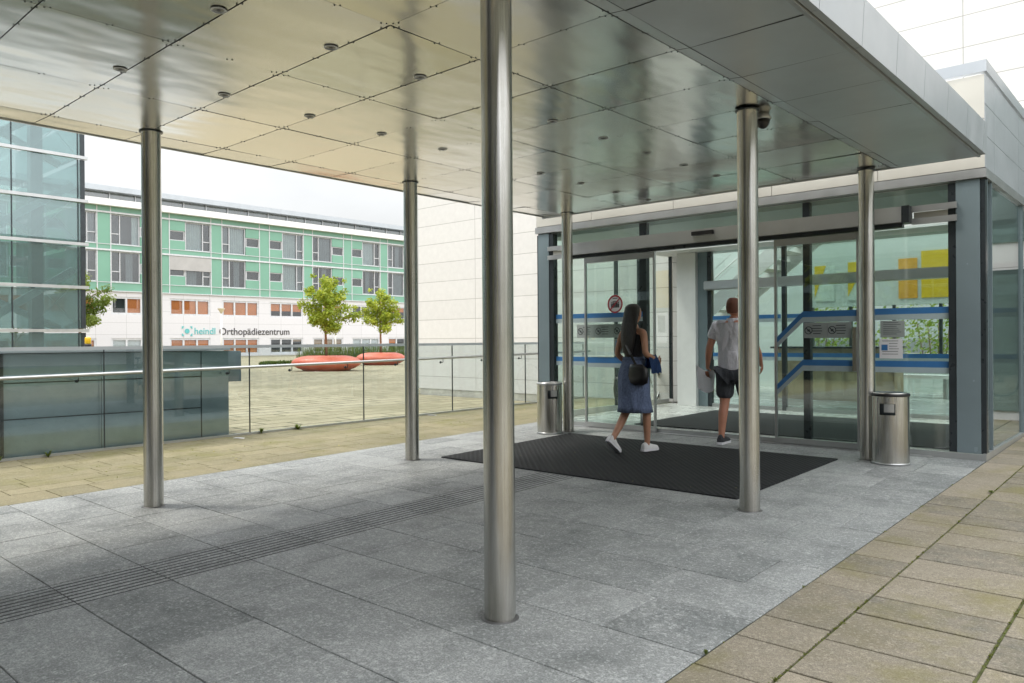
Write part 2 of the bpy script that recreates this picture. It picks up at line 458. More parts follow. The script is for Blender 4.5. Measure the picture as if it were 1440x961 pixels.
# ------------------------------------------------------------------ ground and paving
def slab(mb, tints, x0, x1, y0, y1, gap, h, t, gy=None):
    g = gap / 2; ge = (gap if gy is None else gy) / 2; j = lambda: random.uniform(-0.0008, 0.0008)
    x0 += g; x1 -= g; y0 += ge; y1 -= ge
    dz = j()
    top = [(x, y, gz(y) + dz + j() * 0.5) for x, y in ((x0, y0), (x1, y0), (x1, y1), (x0, y1))]
    b = 0.0025
    inn = [(x + (b if x == x0 else -b), y + (b if y == y0 else -b), z) for x, y, z in top]
    low = [(x, y, z - 0.0025) for x, y, z in top]; bot = [(x, y, z - h) for x, y, z in top]
    f = mb.face(inn); tints.append(t)
    V = lambda L: [mb.bm.verts.new(p) for p in L]
    for A, B in ((inn, low), (low, bot)):
        for i in range(4):
            k = (i + 1) % 4
            mb.face([A[i], B[i], B[k], A[k]]); tints.append(t)

def lay(name, mat, xs, y0, y1, lens, gap, h, clip=None, stag=True, joints_y=None):
    mb = MB(); tints = []
    for xa, xb in zip(xs, xs[1:]):
        y = y0 - (random.random() * lens[1] if stag else 0)
        while y < y1:
            L = random.choice(lens[2]) if len(lens) > 2 else random.uniform(*lens[:2])
            slab(mb, tints, xa, xb, y, min(y + L, y1), gap, h, random.random())
            y += L
    if clip:
        bmesh.ops.triangulate
        for co, no in clip:
            # face order is lost when clipping: keep the tone in a layer
            ly = mb.bm.faces.layers.float.get('tint') or mb.bm.faces.layers.float.new('tint')
            mb.bm.faces.ensure_lookup_table()
            if tints:
                for f, t in zip(mb.bm.faces, tints): f[ly] = t
                tints = None
            bmesh.ops.bisect_plane(mb.bm, geom=mb.bm.verts[:] + mb.bm.edges[:] + mb.bm.faces[:], plane_co=co, plane_no=no, clear_outer=True)
        o = mb.build(name, mat, normals=False)
    else:
        o = mb.build(name, mat, normals=False); set_tint(o, tints)
    return tag(o, kind='structure')

# one base sheet to the horizon
mb = MB(); n = 24
for i in range(n):
    for k in range(n):
        a = lambda q: -600 + 1200 * q / n
        mb.face([(a(i), a(k), -0.35), (a(i + 1), a(k), -0.35), (a(i + 1), a(k + 1), -0.35), (a(i), a(k + 1), -0.35)])
bmesh.ops.remove_doubles(mb.bm, verts=mb.bm.verts, dist=0.01)
tag(mb.build('ground', M['ground']), kind='structure')

RA, RB = Vector((-7.86, -0.12, 0)), Vector((-7.07, 8.74, 0))      # the railing line
RD = (RB - RA).normalized(); RN = Vector((-RD.y, RD.x, 0))        # RN points to the plaza side
def rail_pt(y, off=0.0, z=0.0):
    p = RA + RD * ((y - RA.y) / RD.y) + RN * off
    return Vector((p.x, p.y, z))

# plaza beyond the railing (one level sheet)
mb = MB()
a, b = rail_pt(-14, 0.03), rail_pt(10.28, 0.03)
for z0, z1 in ((-0.34, 0.0),):
    P = [(-75, -14), (a.x, a.y), (b.x, b.y), (-12.6, 10.28), (-12.6, 70), (-75, 70)]
    top = [mb.bm.verts.new((x, y, z1)) for x, y in P]; bot = [mb.bm.verts.new((x, y, z0)) for x, y in P]
    mb.bm.faces.new(top); mb.bm.faces.new(list(reversed(bot)))
    for i in range(len(P)):
        k = (i + 1) % len(P); mb.bm.faces.new((top[i], bot[i], bot[k], top[k]))
tag(mb.build('plaza', M['plaza']), kind='structure')

def bed(name, x0, x1, y0, y1, drop, mat, clip=None):
    mb = MB(); mb.hexa([(x0, y0, gz(y0) - 0.34), (x1, y0, gz(y0) - 0.34), (x1, y1, gz(y1) - 0.34), (x0, y1, gz(y1) - 0.34),
                        (x0, y0, gz(y0) - drop), (x1, y0, gz(y0) - drop), (x1, y1, gz(y1) - drop), (x0, y1, gz(y1) - drop)])
    if clip:
        for co, no in clip:
            bmesh.ops.bisect_plane(mb.bm, geom=mb.bm.verts[:] + mb.bm.edges[:] + mb.bm.faces[:], plane_co=co, plane_no=no, clear_outer=True)
    return tag(mb.build(name, mat), kind='structure')
GX0, GX1, GY0, GY1 = -5.05, 0.985, -13.94, 6.30
bed('mortar_bed', GX0, GX1 - 0.006, GY0, GY1, 0.006, M['grout'])

# granite slabs in rows that run across the walk; a ribbed guiding strip crosses them lengthwise
SX0, SX1 = -2.36, -1.90
mb = MB(); tints = []
y = GY0; row = 0
while y < GY1 - 0.02:
    y2 = min(y + 0.506, GY1)
    for (xa, xb) in ((GX0, SX0), (SX1, GX1)):
        x = xa; first = True
        while x < xb - 0.01:
            w = random.choice((0.5, 0.5, 0.5, 0.75, 0.6))
            if first and row % 2: w = 0.36
            first = False
            x2 = x + w
            if xb - x2 < 0.22: x2 = xb
            slab(mb, tints, x, x2, y, y2, 0.006, 0.006, min(1, max(0, random.gauss(0.5, 0.34))))
            x = x2
    y = y2; row += 1
o = mb.build('granite_floor', M['granite'], normals=False); set_tint(o, tints); tag(o, kind='structure')
mb = MB(); tints = []
nr = 8; w = (SX1 - SX0) / nr
y = GY0
while y < 3.10:
    y2 = min(y + 0.506, 3.10); t = random.gauss(0.45, 0.15)
    for i in range(nr):
        slab(mb, tints, SX0 + i * w, SX0 + (i + 1) * w, y, y2, 0.019, 0.006, t, 0.004)
    y = y2
y3 = 3.10
while y3 < GY1 - 0.01:
    y2 = min(y3 + 0.506, GY1); slab(mb, tints, SX0, SX1, y3, y2, 0.0045, 0.006, random.random()); y3 = y2
o = mb.build('guidance_strip', M['granite'], normals=False); set_tint(o, tints); tag(o, kind='structure')
bed('guidance_bed', SX0 + 0.004, SX1 - 0.004, GY0 + 0.1, 3.09, 0.0018, simple('dark_groove', (0.05, 0.052, 0.052), 0.95, var=0.4, scale=30))

# beige pavers on the right and mossy pavers on the left of the granite
random.seed(5)
bed('paver_bed', GX1 - 0.006, 30, GY0, 40, 0.011, M['moss'])
lay('paved_path', M['paver'], [0.985, 1.315], GY0, 30, (0.3, 0.64, (0.31, 0.40, 0.34, 0.64, 0.31)), 0.011, 0.011)
lay('paved_terrace', M['paver'], [1.315, 1.925, 2.5, 3.0, 3.6, 4.2, 4.8, 5.4, 6.2, 7.0, 8, 9, 10], GY0, 26, (0.3, 0.64, (0.30, 0.42, 0.64, 0.32, 0.43)), 0.015, 0.011)
cl = [(rail_pt(0, 0.05), RN), ((0, 10.27, 0), (0, 1, 0))]
bed('ramp_bed', -9.2, GX0, GY0, 10.27, 0.010, M['moss'], cl)
xs = [GX0]; 
while xs[-1] > -9.2: xs.append(xs[-1] - random.choice((0.30, 0.36, 0.45, 0.30)))
lay('paved_ramp', M['paver2'], list(reversed(xs)), GY0, 10.3, (0.3, 0.6, (0.36, 0.45, 0.6, 0.72, 0.5)), 0.009, 0.010, cl)
# pavers in front of the vestibule flank, between the granite and the white building
bed('flank_bed', GX0, -4.96, GY1, 10.27, 0.010, M['moss'])

# moss and weeds in the joints: ground cover nobody could count
random.seed(3)
mb = MB(); tints = []
def tuft(x, y, r, nb, z=None, hmul=1.0):
    for _ in range(nb):
        a = random.uniform(0, 6.28); q = r * random.random() ** 0.7
        px, py = x + math.cos(a) * q, y + math.sin(a) * q
        z0 = (gz(py) if z is None else z) - 0.005
        h = random.uniform(0.006, 0.02) * hmul; w = random.uniform(0.002, 0.006) * (0.6 + 0.4 * hmul); b = random.uniform(0, 6.28)
        dx, dy = math.cos(b) * w, math.sin(b) * w
        lx, ly = math.cos(b + 1.6) * h * 0.6, math.sin(b + 1.6) * h * 0.6
        mb.face([(px - dx, py - dy, z0), (px + dx, py + dy, z0), (px + dx * 0.3 + lx, py + dy * 0.3 + ly, z0 + h), (px - dx * 0.3 + lx, py - dy * 0.3 + ly, z0 + h)])
for xj, y0, y1, dens in ((1.315, -2.5, 8, 30), (1.925, -2.5, 6, 30), (0.988, -1.5, 6, 4), (2.5, -1, 5, 16)):
    for _ in range(int((y1 - y0) * dens)):
        tuft(xj + random.uniform(-0.006, 0.006), random.uniform(y0, y1), 0.009, 5, hmul=0.4)
for _ in range(14):
    tuft(random.choice((1.315, 1.315, 0.992, 1.925)), random.uniform(0, 6), 0.022, 60, hmul=0.45)
for _ in range(90):
    y_ = random.uniform(0, 9.5); tuft(random.uniform(rail_pt(y_).x + 0.05, GX0 - 0.05), y_, 0.02, 9, hmul=0.7)
o = mb.build('moss', mat_leaf('moss_green', (0.09, 0.11, 0.015), (0.22, 0.23, 0.04)), normals=False)
set_tint(o); tag(o, kind='stuff')

# ------------------------------------------------------------------ black door mat
mb = MB()
x0, x1, y0, y1 = -3.80, -0.235, 3.13, 5.53
pts = []
mb.hexa([(x0, y0, gz(y0) + 0.001), (x1, y0, gz(y0) + 0.001), (x1, y1, gz(y1) + 0.001), (x0, y1, gz(y1) + 0.001),
         (x0 + .004, y0 + .004, gz(y0) + 0.013), (x1 - .004, y0 + .004, gz(y0) + 0.013), (x1 - .004, y1 - .004, gz(y1) + 0.013), (x0 + .004, y1 - .004, gz(y1) + 0.013)])
o = mb.build('entrance_mat', M['rubber'])
tag(o, 'large black ribbed rubber mat lying in front of the sliding glass doors', 'mat')

# ------------------------------------------------------------------ canopy
ZC = 3.163
CX0, CX1, CY0, CY1 = -4.52, 1.076, -13.0, 5.86  # front end lengthened out of view to darken the column reflections
can = thing('entrance_canopy', 'wide flat canopy with a steel panel ceiling over the entrance walk', 'canopy', (-1.7, 0, ZC))
XJ = [-4.09, -3.09, -1.945, -0.80, 0.205]
YJ = [CY0 + 0.02]
k0 = -0.016
yy = k0 - 18 * 0.7137
while yy < CY1 - 0.1:
    if yy > CY0 + 0.1: YJ.append(yy)
    yy += 0.7137
YJ.append(CY1 - 0.012)
random.seed(21)
def sheet(mb, tints, x0, x1, y0, y1, zf, g=0.0035, nx=5, ny=4, warp=0.0012):
    """one ceiling sheet, slightly buckled between its fixings"""
    t = random.random(); x0 += g; x1 -= g; y0 += g; y1 -= g
    ph = random.uniform(0, 6.28); am = random.uniform(0.3, 1.0) * warp; tx, ty = random.uniform(-1, 1) * 0.0035, random.uniform(-1, 1) * 0.0035
    G = []
    for i in range(nx + 1):
        L = []
        for j in range(ny + 1):
            u, v = i / nx, j / ny
            z = zf(x0 + (x1 - x0) * u) + am * math.sin(math.pi * u) * math.sin(math.pi * v) * math.sin(ph + u * 5) + tx * (u - .5) + ty * (v - .5)
            L.append(mb.bm.verts.new((x0 + (x1 - x0) * u, y0 + (y1 - y0) * v, z)))
        G.append(L)
    for i in range(nx):
        for j in range(ny):
            f = mb.bm.faces.new((G[i][j], G[i][j + 1], G[i + 1][j + 1], G[i + 1][j])); f.smooth = True; tints.append(t)
mb = MB(); tints = []
for xa, xb in zip(XJ, XJ[1:]):
    for ya, yb in zip(YJ, YJ[1:]): sheet(mb, tints, xa, xb, ya, yb, lambda x: ZC)
for ya, yb in zip(YJ, YJ[1:]):
    sheet(mb, tints, CX0 + 0.012, XJ[0], ya, yb, lambda x: ZC + (XJ[0] - x) * 0.045)
mbs, tin2 = MB(), []
for ya, yb in zip(YJ, YJ[1:]):
    sheet(mbs, tin2, 0.30, CX1 - 0.05, ya, yb, lambda x: ZC - 0.012)
    sheet(mbs, tin2, 0.205, 0.30, ya, yb, lambda x: ZC - 0.012 * (x - 0.205) / 0.095, ny=2, nx=2, warp=0.0003)
mbs.build('edge_soffit', M['soffit'], can, normals=False)
o = mb.build('ceiling_panel', M['ceil'], can, normals=False); set_tint(o, tints)
# clips that hold the sheets along their joints
mb = MB()
for x in XJ[:-1] + [0.205]:
    for ya, yb in zip(YJ, YJ[1:]):
        if ya < -2.5: continue
        for yq in (ya + 0.045, (ya + yb) / 2, yb - 0.045):
            for s in (-1, 1): mb.cyl((x + s * 0.009, yq + s * 0.012, ZC - 0.004), (x + s * 0.009, yq + s * 0.012, ZC + 0.002), 0.0048, seg=6)
for y in YJ[1:-1]:
    if y < -2.5: continue
    for xa, xb in zip(XJ, XJ[1:]):
        for q in (0.05, 0.36, 0.68, 0.95):
            xq = xa + (xb - xa) * q
            for s in (-1, 1): mb.cyl((xq + s * 0.014, y + s * 0.008, ZC - 0.004), (xq + s * 0.014, y + s * 0.008, ZC + 0.002), 0.0048, seg=6)
tag(mb.build('joint_clip', M['dark'], can), kind='stuff')
mb = MB(); mb.box(CX0 + 0.02, CX1 - 0.02, CY0 + 0.02, CY1 - 0.03, ZC + 0.035, ZC + 0.26); mb.build('roof_slab', M['dark'], can)
mb = MB()
ye = list(YJ)
for ya, yb in zip(ye, ye[1:]):                                         # right fascia in sheets that lean out a little
    mb.hexa([(CX1 - 0.045, ya + .003, ZC - 0.006), (CX1, ya + .003, ZC - 0.006), (CX1, yb - .003, ZC - 0.006), (CX1 - 0.045, yb - .003, ZC - 0.006),
             (CX1 - 0.02, ya + .003, ZC + 0.285), (CX1 + 0.016, ya + .003, ZC + 0.285), (CX1 + 0.016, yb - .003, ZC + 0.285), (CX1 - 0.02, yb - .003, ZC + 0.285)])
mb.build('side_fascia', M['alu_pale'], can)
mb = MB()
mb.box(CX1 - 0.075, CX1 - 0.05, CY0, CY1, ZC - 0.022, ZC + 0.03)
mb.build('drip_edge', M['alu'], can)
mb = MB(); mb.box(CX0 - 0.012, CX0 + 0.010, CY0, CY1, ZC + 0.010, ZC + 0.30); mb.box(CX0 - 0.012, CX1 - 0.05, CY1 - 0.010, CY1 + 0.012, ZC - 0.012, ZC + 0.29)
mb.box(CX0 - 0.012, CX1 + 0.01, CY0 - 0.03, CY0 - 0.002, ZC - 0.012, ZC + 0.29)
mb.build('edge_trim', M['alu'], can)
mb = MB(); mb.box(CX0 + 0.011, CX1 - 0.022, CY0, CY1 - 0.011, ZC + 0.27, ZC + 0.28); mb.build('roof_sheet', M['alu_pale'], can)

# recessed lamps in the joints
rows = [(-2.62, 'row near the left columns', [1.37 - 3 * .7137 + 0.7137 * i for i in range(0, 10)]),
        (-1.31, 'row near the middle column', [1.37 - 3 * .7137 + 0.7137 * i for i in range(0, 10)])]
ordw = ['first', 'second', 'third', 'fourth', 'fifth', 'sixth', 'seventh', 'eighth', 'ninth', 'tenth']
dl = None
for x, rn, ys in rows:
    for i, y in enumerate(ys):
        if y > CY1 - 0.2: continue
        lab = '%s round ceiling lamp from the front in the %s' % (ordw[i], rn)
        if dl is None:
            dl = thing('ceiling_lamp', lab, 'ceiling lamp', (0, 0, 0), 'recessed lamps in the canopy ceiling')
            mb = MB(); mb.lathe((0, 0, 0), [(0.044, -0.001), (0.043, -0.004), (0.035, -0.005), (0.033, 0.003)], 28); a_ = mb.build('trim_ring', M['alu'], dl)
            mb = MB(); mb.lathe((0, 0, 0), [(0.0, -0.003), (0.022, -0.0025), (0.032, 0.0), (0.032, 0.006)], 24); mb.build('lens', M['lens'], dl)
            mb = MB(); mb.cyl((0.0, -0.0, -0.006), (0, 0, -0.0032), 0.012, seg=12); mb.build('bulb_cap', M['black'], dl)
            c = dl
        else:
            c = copy_tree(dl)
        c['label'] = lab
        c.location = (x, y, ZC - 0.002)

# ------------------------------------------------------------------ columns
colspec = [((0, 0), 'thick brushed steel column nearest the camera, cutting the view in the middle'),
           ((-3.984, 0), 'brushed steel column in front of the dark glass enclosure and green building'),
           ((-3.984, 2.861), 'slim steel column standing left of the white clad wall and right of the planters'),
           ((0, 2.861), 'steel column at the near corner of the black mat, hiding part of the man'),
           ((0, 5.736), 'steel column touching the waste bin with the black rim'),
           ((-3.984, 5.736), 'steel column directly behind the plain waste bin at the far mat corner')]
colm = None
for (x, y), lab in colspec:
    z0 = gz(y)
    c = thing('steel_column', lab, 'column', (x, y, z0), 'steel columns that carry the canopy')
    zt = ZC - z0 - (0.012 if x > -1 else 0) - 0.001
    mb = MB(); mb.cyl((x, y, z0 - 0.03), (x, y, z0 + zt - 0.003), 0.078, seg=64, caps=False); mb.build('shaft', M['steel'], c)
    mb = MB(); mb.lathe((x, y, z0 + zt), [(0.079, -0.006), (0.093, -0.006), (0.093, -0.001), (0.079, -0.001), (0.079, -0.006)], 48); mb.build('collar', M['dark'], c)
    mb = MB(); mb.lathe((x, y, z0), [(0.0785, -0.004), (0.097, -0.004), (0.095, 0.0016), (0.0785, 0.003)], 48); mb.build('base_ring', M['rust'], c)

# dome camera under the canopy
c = thing('security_camera', 'small dark dome camera with a pale rim hanging under the canopy', 'camera', (0.035, 3.07, ZC))
mb = MB(); mb.lathe((0.035, 3.07, ZC - 0.002), [(0.05, 0.0), (0.052, -0.02), (0.064, -0.03), (0.066, -0.042), (0.055, -0.048)], 28); mb.build('housing', M['alu'], c)
mb = MB(); mb.lathe((0.035, 3.07, ZC - 0.002), [(0.054, -0.047), (0.051, -0.075), (0.038, -0.10), (0.02, -0.114), (0.0, -0.117)], 28); mb.build('dome', M['black'], c)

# ------------------------------------------------------------------ waste bins
def waste_bin(label, loc, r, h, face, rim):
    """steel cylinder with a window-like slot facing the angle 'face'"""
    b = thing('waste_bin', label, 'waste bin', loc, 'steel waste bins beside the doors')
    X, Y, Z = loc
    seg = 48; a0 = face - 0.42; a1 = face + 0.42; z0, z1 = h - 0.215, h - 0.10
    mb = MB(); bm = mb.bm
    zs = [0.012, z0, z1, h]
    ang = sorted([2 * math.pi * i / seg for i in range(seg)] + [a0 % 6.28318, a1 % 6.28318])
    V = [[bm.verts.new((X + r * math.cos(a), Y + r * math.sin(a), Z + z)) for a in ang] for z in zs]
    inside = lambda a: ((a - a0) % 6.28318) < (a1 - a0)
    for i, a in enumerate(ang):
        j = (i + 1) % len(ang); am = a + ((ang[j] - a) % 6.28318) / 2
        for k in range(3):
            if k == 1 and inside(am): continue
            f = bm.faces.new((V[k][i], V[k][j], V[k + 1][j], V[k + 1][i])); f.smooth = True
    mb.build('body', M['steel'], b, normals=True)
    mb = MB(); mb.lathe((X, Y, Z), [(0.0, z0 - 0.06), (r - 0.012, z0 - 0.06), (r - 0.012, h - 0.012)], 40); mb.build('liner', M['dark'], b)
    mb = MB(); mb.lathe((X, Y, Z), [(r + 0.001, 0.0), (r + 0.006, 0.0), (r + 0.006, 0.016), (r + 0.001, 0.020)], 48); mb.build('foot_ring', M['alu'], b)
    mb = MB(); mb.lathe((X, Y, Z), [(r + 0.002, h - 0.030), (r + 0.006, h - 0.026), (r + 0.006, h - 0.004), (r + 0.001, h)], 48); mb.build('rim', rim, b)
    mb = MB(); mb.lathe((X, Y, Z), [(r, h - 0.001), (r * 0.9, h + 0.008), (r * 0.45, h - 0.012), (0.0, h - 0.016)], 48); mb.build('ash_tray', M['steel'], b)
    # flap plate behind the slot
    mb = MB(); q = r - 0.004
    for i in range(6):
        u0, u1 = a0 + 0.28 * (a1 - a0) + i * 0.11 * (a1 - a0), a0 + 0.28 * (a1 - a0) + (i + 1) * 0.11 * (a1 - a0)
        mb.hexa([(X + (q - t) * math.cos(u), Y + (q - t) * math.sin(u), Z + z) for z in (z0 + 0.028, z1 - 0.002) for u, t in ((u0, 0), (u1, 0), (u1, 0.003), (u0, 0.003))])
    mb.build('flap', M['alu'], b, smooth=False)
    return b
waste_bin('plain brushed steel waste bin beside the left end of the glass front', (-4.10, 5.46, gz(5.46)), 0.172, 0.70, math.radians(-34), M['alu'])
waste_bin('steel waste bin with a black rim beside the right glass pane', (0.255, 5.63, gz(5.63)), 0.176, 0.72, math.radians(-84), M['black'])
# ------------------------------------------------------------------ glass entrance pavilion
YF = 6.34
PX0, PX1, PY1 = -5.03, 0.985, 10.25
pv = thing('entrance_pavilion', 'glazed entrance pavilion with sliding doors and metal fascia at the end of the canopy', 'building', (-2, YF, 0.1))
ZF = 0.15                                                             # inner floor
mb = MB(); mb.hexa([(PX0 + .03, YF - .03, -0.3), (PX1 - .03, YF - .03, -0.3), (PX1 - .03, PY1, -0.3), (PX0 + .03, PY1, -0.3),
                    (PX0 + .03, YF - .03, 0.125), (PX1 - .03, YF - .03, 0.125), (PX1 - .03, PY1, ZF), (PX0 + .03, PY1, ZF)])
tag(mb.build('vestibule_floor', mat_slab('pale_floor_tile', (0.55, 0.56, 0.54), (0.64, 0.65, 0.62), (0.6, 0.6, 0.58), 0.2, (0.36, 0.37, 0.35), 0.3)), kind='structure')
class Pair:
    """collects film strips and links each band as a part of its own"""
    def __init__(self): self.b = {}
    def at(self, z): return self.b.setdefault(round(z, 3), (MB(), MB()))
def put_stripes(pr, parent):
    for b, p in pr.b.values():
        b.build('blue_stripe', M['blue'], parent); p.build('pale_stripe', M['paleblue'], parent)
def build_each(name, mat, boxes, parent=None, bevel=0.0):
    for q in boxes:
        mb = MB(); mb.box(*q); mb.build(name, mat, pv if parent is None else parent, bevel=bevel)
# plinth
mb = MB(); zb = 0.085
mb.box(PX0, PX1, YF - 0.05, YF - 0.03, zb, 0.165); mb.build('base_rail', M['alu'], pv)
mb = MB(); mb.box(PX1 - 0.03, PX1 + 0.0, YF - 0.03, PY1, 0.08, 0.175); mb.build('side_base_rail', M['alu'], pv)
mb = MB(); mb.box(PX0, PX0 + 0.03, YF - 0.03, PY1, 0.10, 0.23); mb.build('side_base_rail', M['alu'], pv)
# corner panels
def post(x0, x1, name='corner_panel'):
    mb = MB(); mb.box(x0, x1, YF - 0.022, YF + 0.05, 0.168, 3.02); return mb.build(name, M['alu_blue'], pv, bevel=0.003)
post(-5.0, -4.79); post(0.715, 0.935)
build_each('corner_mullion', M['dark'], [(x0, x1, YF - 0.012, YF + 0.09, 0.168, 3.0) for x0, x1 in ((-5.028, -5.004), (-4.786, -4.71), (0.64, 0.711), (0.939, 0.983))])
build_each('mullion', M['dark'], [(x0, x1, YF + 0.025, YF + 0.11, 0.168, 3.0) for x0, x1 in ((-3.20, -3.09), (-0.915, -0.835))])
# top rail and fascia
mb = MB(); mb.box(PX0 - 0.01, PX1 + 0.012, YF - 0.045, YF + 0.0, 3.022, 3.115)
mb.box(PX1 - 0.03, PX1 + 0.012, YF + 0.002, PY1, 3.022, 3.115)
mb.build('top_rail', M['alu'], pv)
mb = MB()
xs = [PX0, -3.98, -2.63, -1.27, -0.05, PX1]
for xa, xb in zip(xs, xs[1:]):
    mb.box(xa + .003, xb - .003, YF - 0.03, YF - 0.005, 3.125, 3.62); mb.box(xa + .003, xb - .003, YF - 0.03, YF - 0.005, 3.63, 4.08)
mb.build('front_fascia', M['fascia'], pv)
mb = MB()
ys = [YF - 0.028, 6.78, 8.3, 9.5, PY1]
for ya, yb in zip(ys, ys[1:]):
    for za, zb_ in ((3.125, 3.45), (3.456, 3.77), (3.776, 4.08)):
        mb.box(PX1 - 0.02, PX1 + 0.004, ya + .003, yb - .003, za, zb_)
mb.build('side_cladding', M['alu_pale'], pv)
mb = MB(); ysl = [YF - 0.028, 8.3, PY1]
for ya, yb in zip(ysl, ysl[1:]): mb.box(PX0 - 0.003, PX0 + 0.02, ya + .003, yb - .003, 3.125, 4.08)
mb.build('side_cladding', M['alu_pale'], pv)
mb = MB(); mb.box(PX0 - 0.02, PX1 + 0.02, YF - 0.045, YF + 0.02, 4.105, 4.225); mb.box(PX1 - 0.04, PX1 + 0.02, YF + 0.022, PY1, 4.105, 4.225); mb.box(PX0 - 0.02, PX0 + 0.04, YF + 0.022, PY1, 4.105, 4.225)
mb.build('parapet_cap', M['alu_pale'], pv)
build_each('roof', M['white'], [(PX0 + 0.03, PX1 - 0.03, ya, yb, 3.03, 3.95) for ya, yb in ((YF + 0.002, 7.35), (9.35, PY1))])
build_each('ceiling', M['white'], [(PX0 + 0.04, PX1 - 0.04, ya, yb, 2.965, 3.025) for ya, yb in ((YF + 0.12, 7.35), (9.35, PY1))])
mb = MB(); mb.box(PX0 + 0.03, PX1 - 0.03, 7.352, 9.348, 3.90, 3.915); mb.build('roof_light', M['glass'], pv)
build_each('roof_light_bar', M['white'], [(x - 0.03, x + 0.03, 7.36, 9.34, 3.80, 3.89) for x in (-3.8, -2.6, -1.4, -0.2)])
# transoms above the doors
tr = []
for xa, xb in ((-4.71, -3.20), (-3.09, -0.915), (-0.835, 0.64)):
    mb = MB(); mb.box(xa, xb, YF + 0.030, YF + 0.040, 2.80, 3.0); mb.build('transom_pane', M['glass_green'], pv)
build_each('drive_rail', M['alu'], [(xa, xb, YF - 0.06, YF - 0.025, z, z + 0.065) for xa, xb in ((-4.785, -4.40), (0.30, 0.73)) for z in (2.60, 2.735)])
build_each('drive_panel', M['fascia'], [(xa, xb, YF - 0.02, YF + 0.01, 2.667, 2.733) for xa, xb in ((-4.705, -4.41), (0.312, 0.64))])
# door operator
mb = MB(); mb.box(-4.40, 0.225, YF - 0.17, YF - 0.012, 2.625, 2.795); hd = mb.build('door_header', M['alu'], pv, bevel=0.006)
mb = MB(); mb.box(-4.38, 0.22, YF - 0.12, YF - 0.03, 2.575, 2.623); mb.build('track', M['dark'], hd)
mb = MB(); mb.box(0.226, 0.30, YF - 0.165, YF - 0.02, 2.615, 2.80); mb.build('end_cap', M['dark'], hd)
mb = MB(); mb.box(-2.27, -1.97, YF - 0.205, YF - 0.172, 2.715, 2.765); mb.build('motion_sensor', M['black'], hd, bevel=0.008)

def stripe(mbs, x0, x1, y, zt, dz0=0.0):
    """blue film over pale film, slightly proud of the pane"""
    b, p = mbs.at(zt)
    for mbx, za, zb_ in ((b, zt - 0.068, zt), (p, zt - 0.130, zt - 0.069)):
        mbx.hexa([(x0, y - .0015, za - dz0), (x1, y - .0015, za), (x1, y, za), (x0, y, za - dz0), (x0, y - .0015, zb_ - dz0), (x1, y - .0015, zb_), (x1, y, zb_), (x0, y, zb_ - dz0)])
# fixed panes
def pane(xa, xb, y, z0, z1, mat='glass', name='fixed_pane'):
    mb = MB(); mb.box(xa, xb, y, y + 0.010, z0, z1); return mb.build(name, M[mat], pv)
YG = YF + 0.035
g1 = pane(-4.71, -3.20, YG, 0.17, 2.60); g2 = pane(-0.835, 0.64, YG, 0.17, 2.60)
s = Pair()
for zt in (1.765, 1.125): stripe(s, -4.70, -3.21, YG - 0.001, zt)
put_stripes(s, g1)
s = Pair()
for zt in (1.705, 1.12): stripe(s, -0.30, 0.64, YG - 0.001, zt)
put_stripes(s, g2)
# sliding leaves, half open
def leaf(xa, xb, diag):
    y0 = YF - 0.105
    mb = MB()
    mb.box(xa, xa + 0.026, y0, y0 + 0.035, 0.12, 2.57); mb.box(xb - 0.026, xb, y0, y0 + 0.035, 0.12, 2.57)
    mb.box(xa + 0.026, xb - 0.026, y0, y0 + 0.035, 0.12, 0.185); mb.box(xa + 0.026, xb - 0.026, y0, y0 + 0.035, 2.49, 2.57)
    mb.box(xa + 0.02, xb - 0.02, y0 - 0.012, y0 - 0.001, 2.515, 2.562)
    d = mb.build('sliding_door', M['alu'], pv)
    mb = MB(); mb.box(xa + 0.026, xb - 0.026, y0 + 0.013, y0 + 0.021, 0.185, 2.49); mb.build('pane', M['glass'], d)
    s = Pair()
    for zt in ((1.695, 1.125) if diag else (1.76, 1.11)):
        if diag:
            stripe(s, xa + 0.027, xa + 0.34, y0 + 0.012, zt, 0.30); stripe(s, xa + 0.34, xb - 0.027, y0 + 0.012, zt)
        else: stripe(s, xa + 0.045, xb - 0.20, y0 + 0.012, zt)
    put_stripes(s, d)
    return d
leaf(-4.06, -2.88, False)
dr = leaf(-1.215, -0.235, True)
mb = MB(); mb.box(-0.30, -0.262, YF - 0.135, YF - 0.106, 1.0, 1.50); mb.build('lock_case', M['steel'], dr, bevel=0.004)
mb = MB(); mb.box(-4.5, 0.5, YF - 0.13, YF - 0.052, 0.082, 0.112); mb.build('floor_track', M['alu'], pv)

# flank glazing
def side_panes(x, yb, mat, extra):
    build_each('side_mullion', M['dark'] if x < 0 else M['alu_blue'], [(x - 0.03, x + 0.03, y - (0.022 if x < 0 else 0.012), y + (0.022 if x < 0 else 0.012), 0.176 if x > 0 else 0.232, 3.02) for y in yb])
    for ya, yc in zip(yb, yb[1:]):
        mb = MB(); mb.box(x - 0.005, x + 0.005, ya + 0.022, yc - 0.022, 0.18 if x > 0 else 0.235, 3.02); mb.build('side_pane', M[mat], pv)
side_panes(PX1 - 0.03, [6.43, 6.66, 8.62, 10.22], 'glass_side', 0)

side_panes(PX0 + 0.09, [6.47, 8.36, 9.10, 10.22], 'glass', 0)

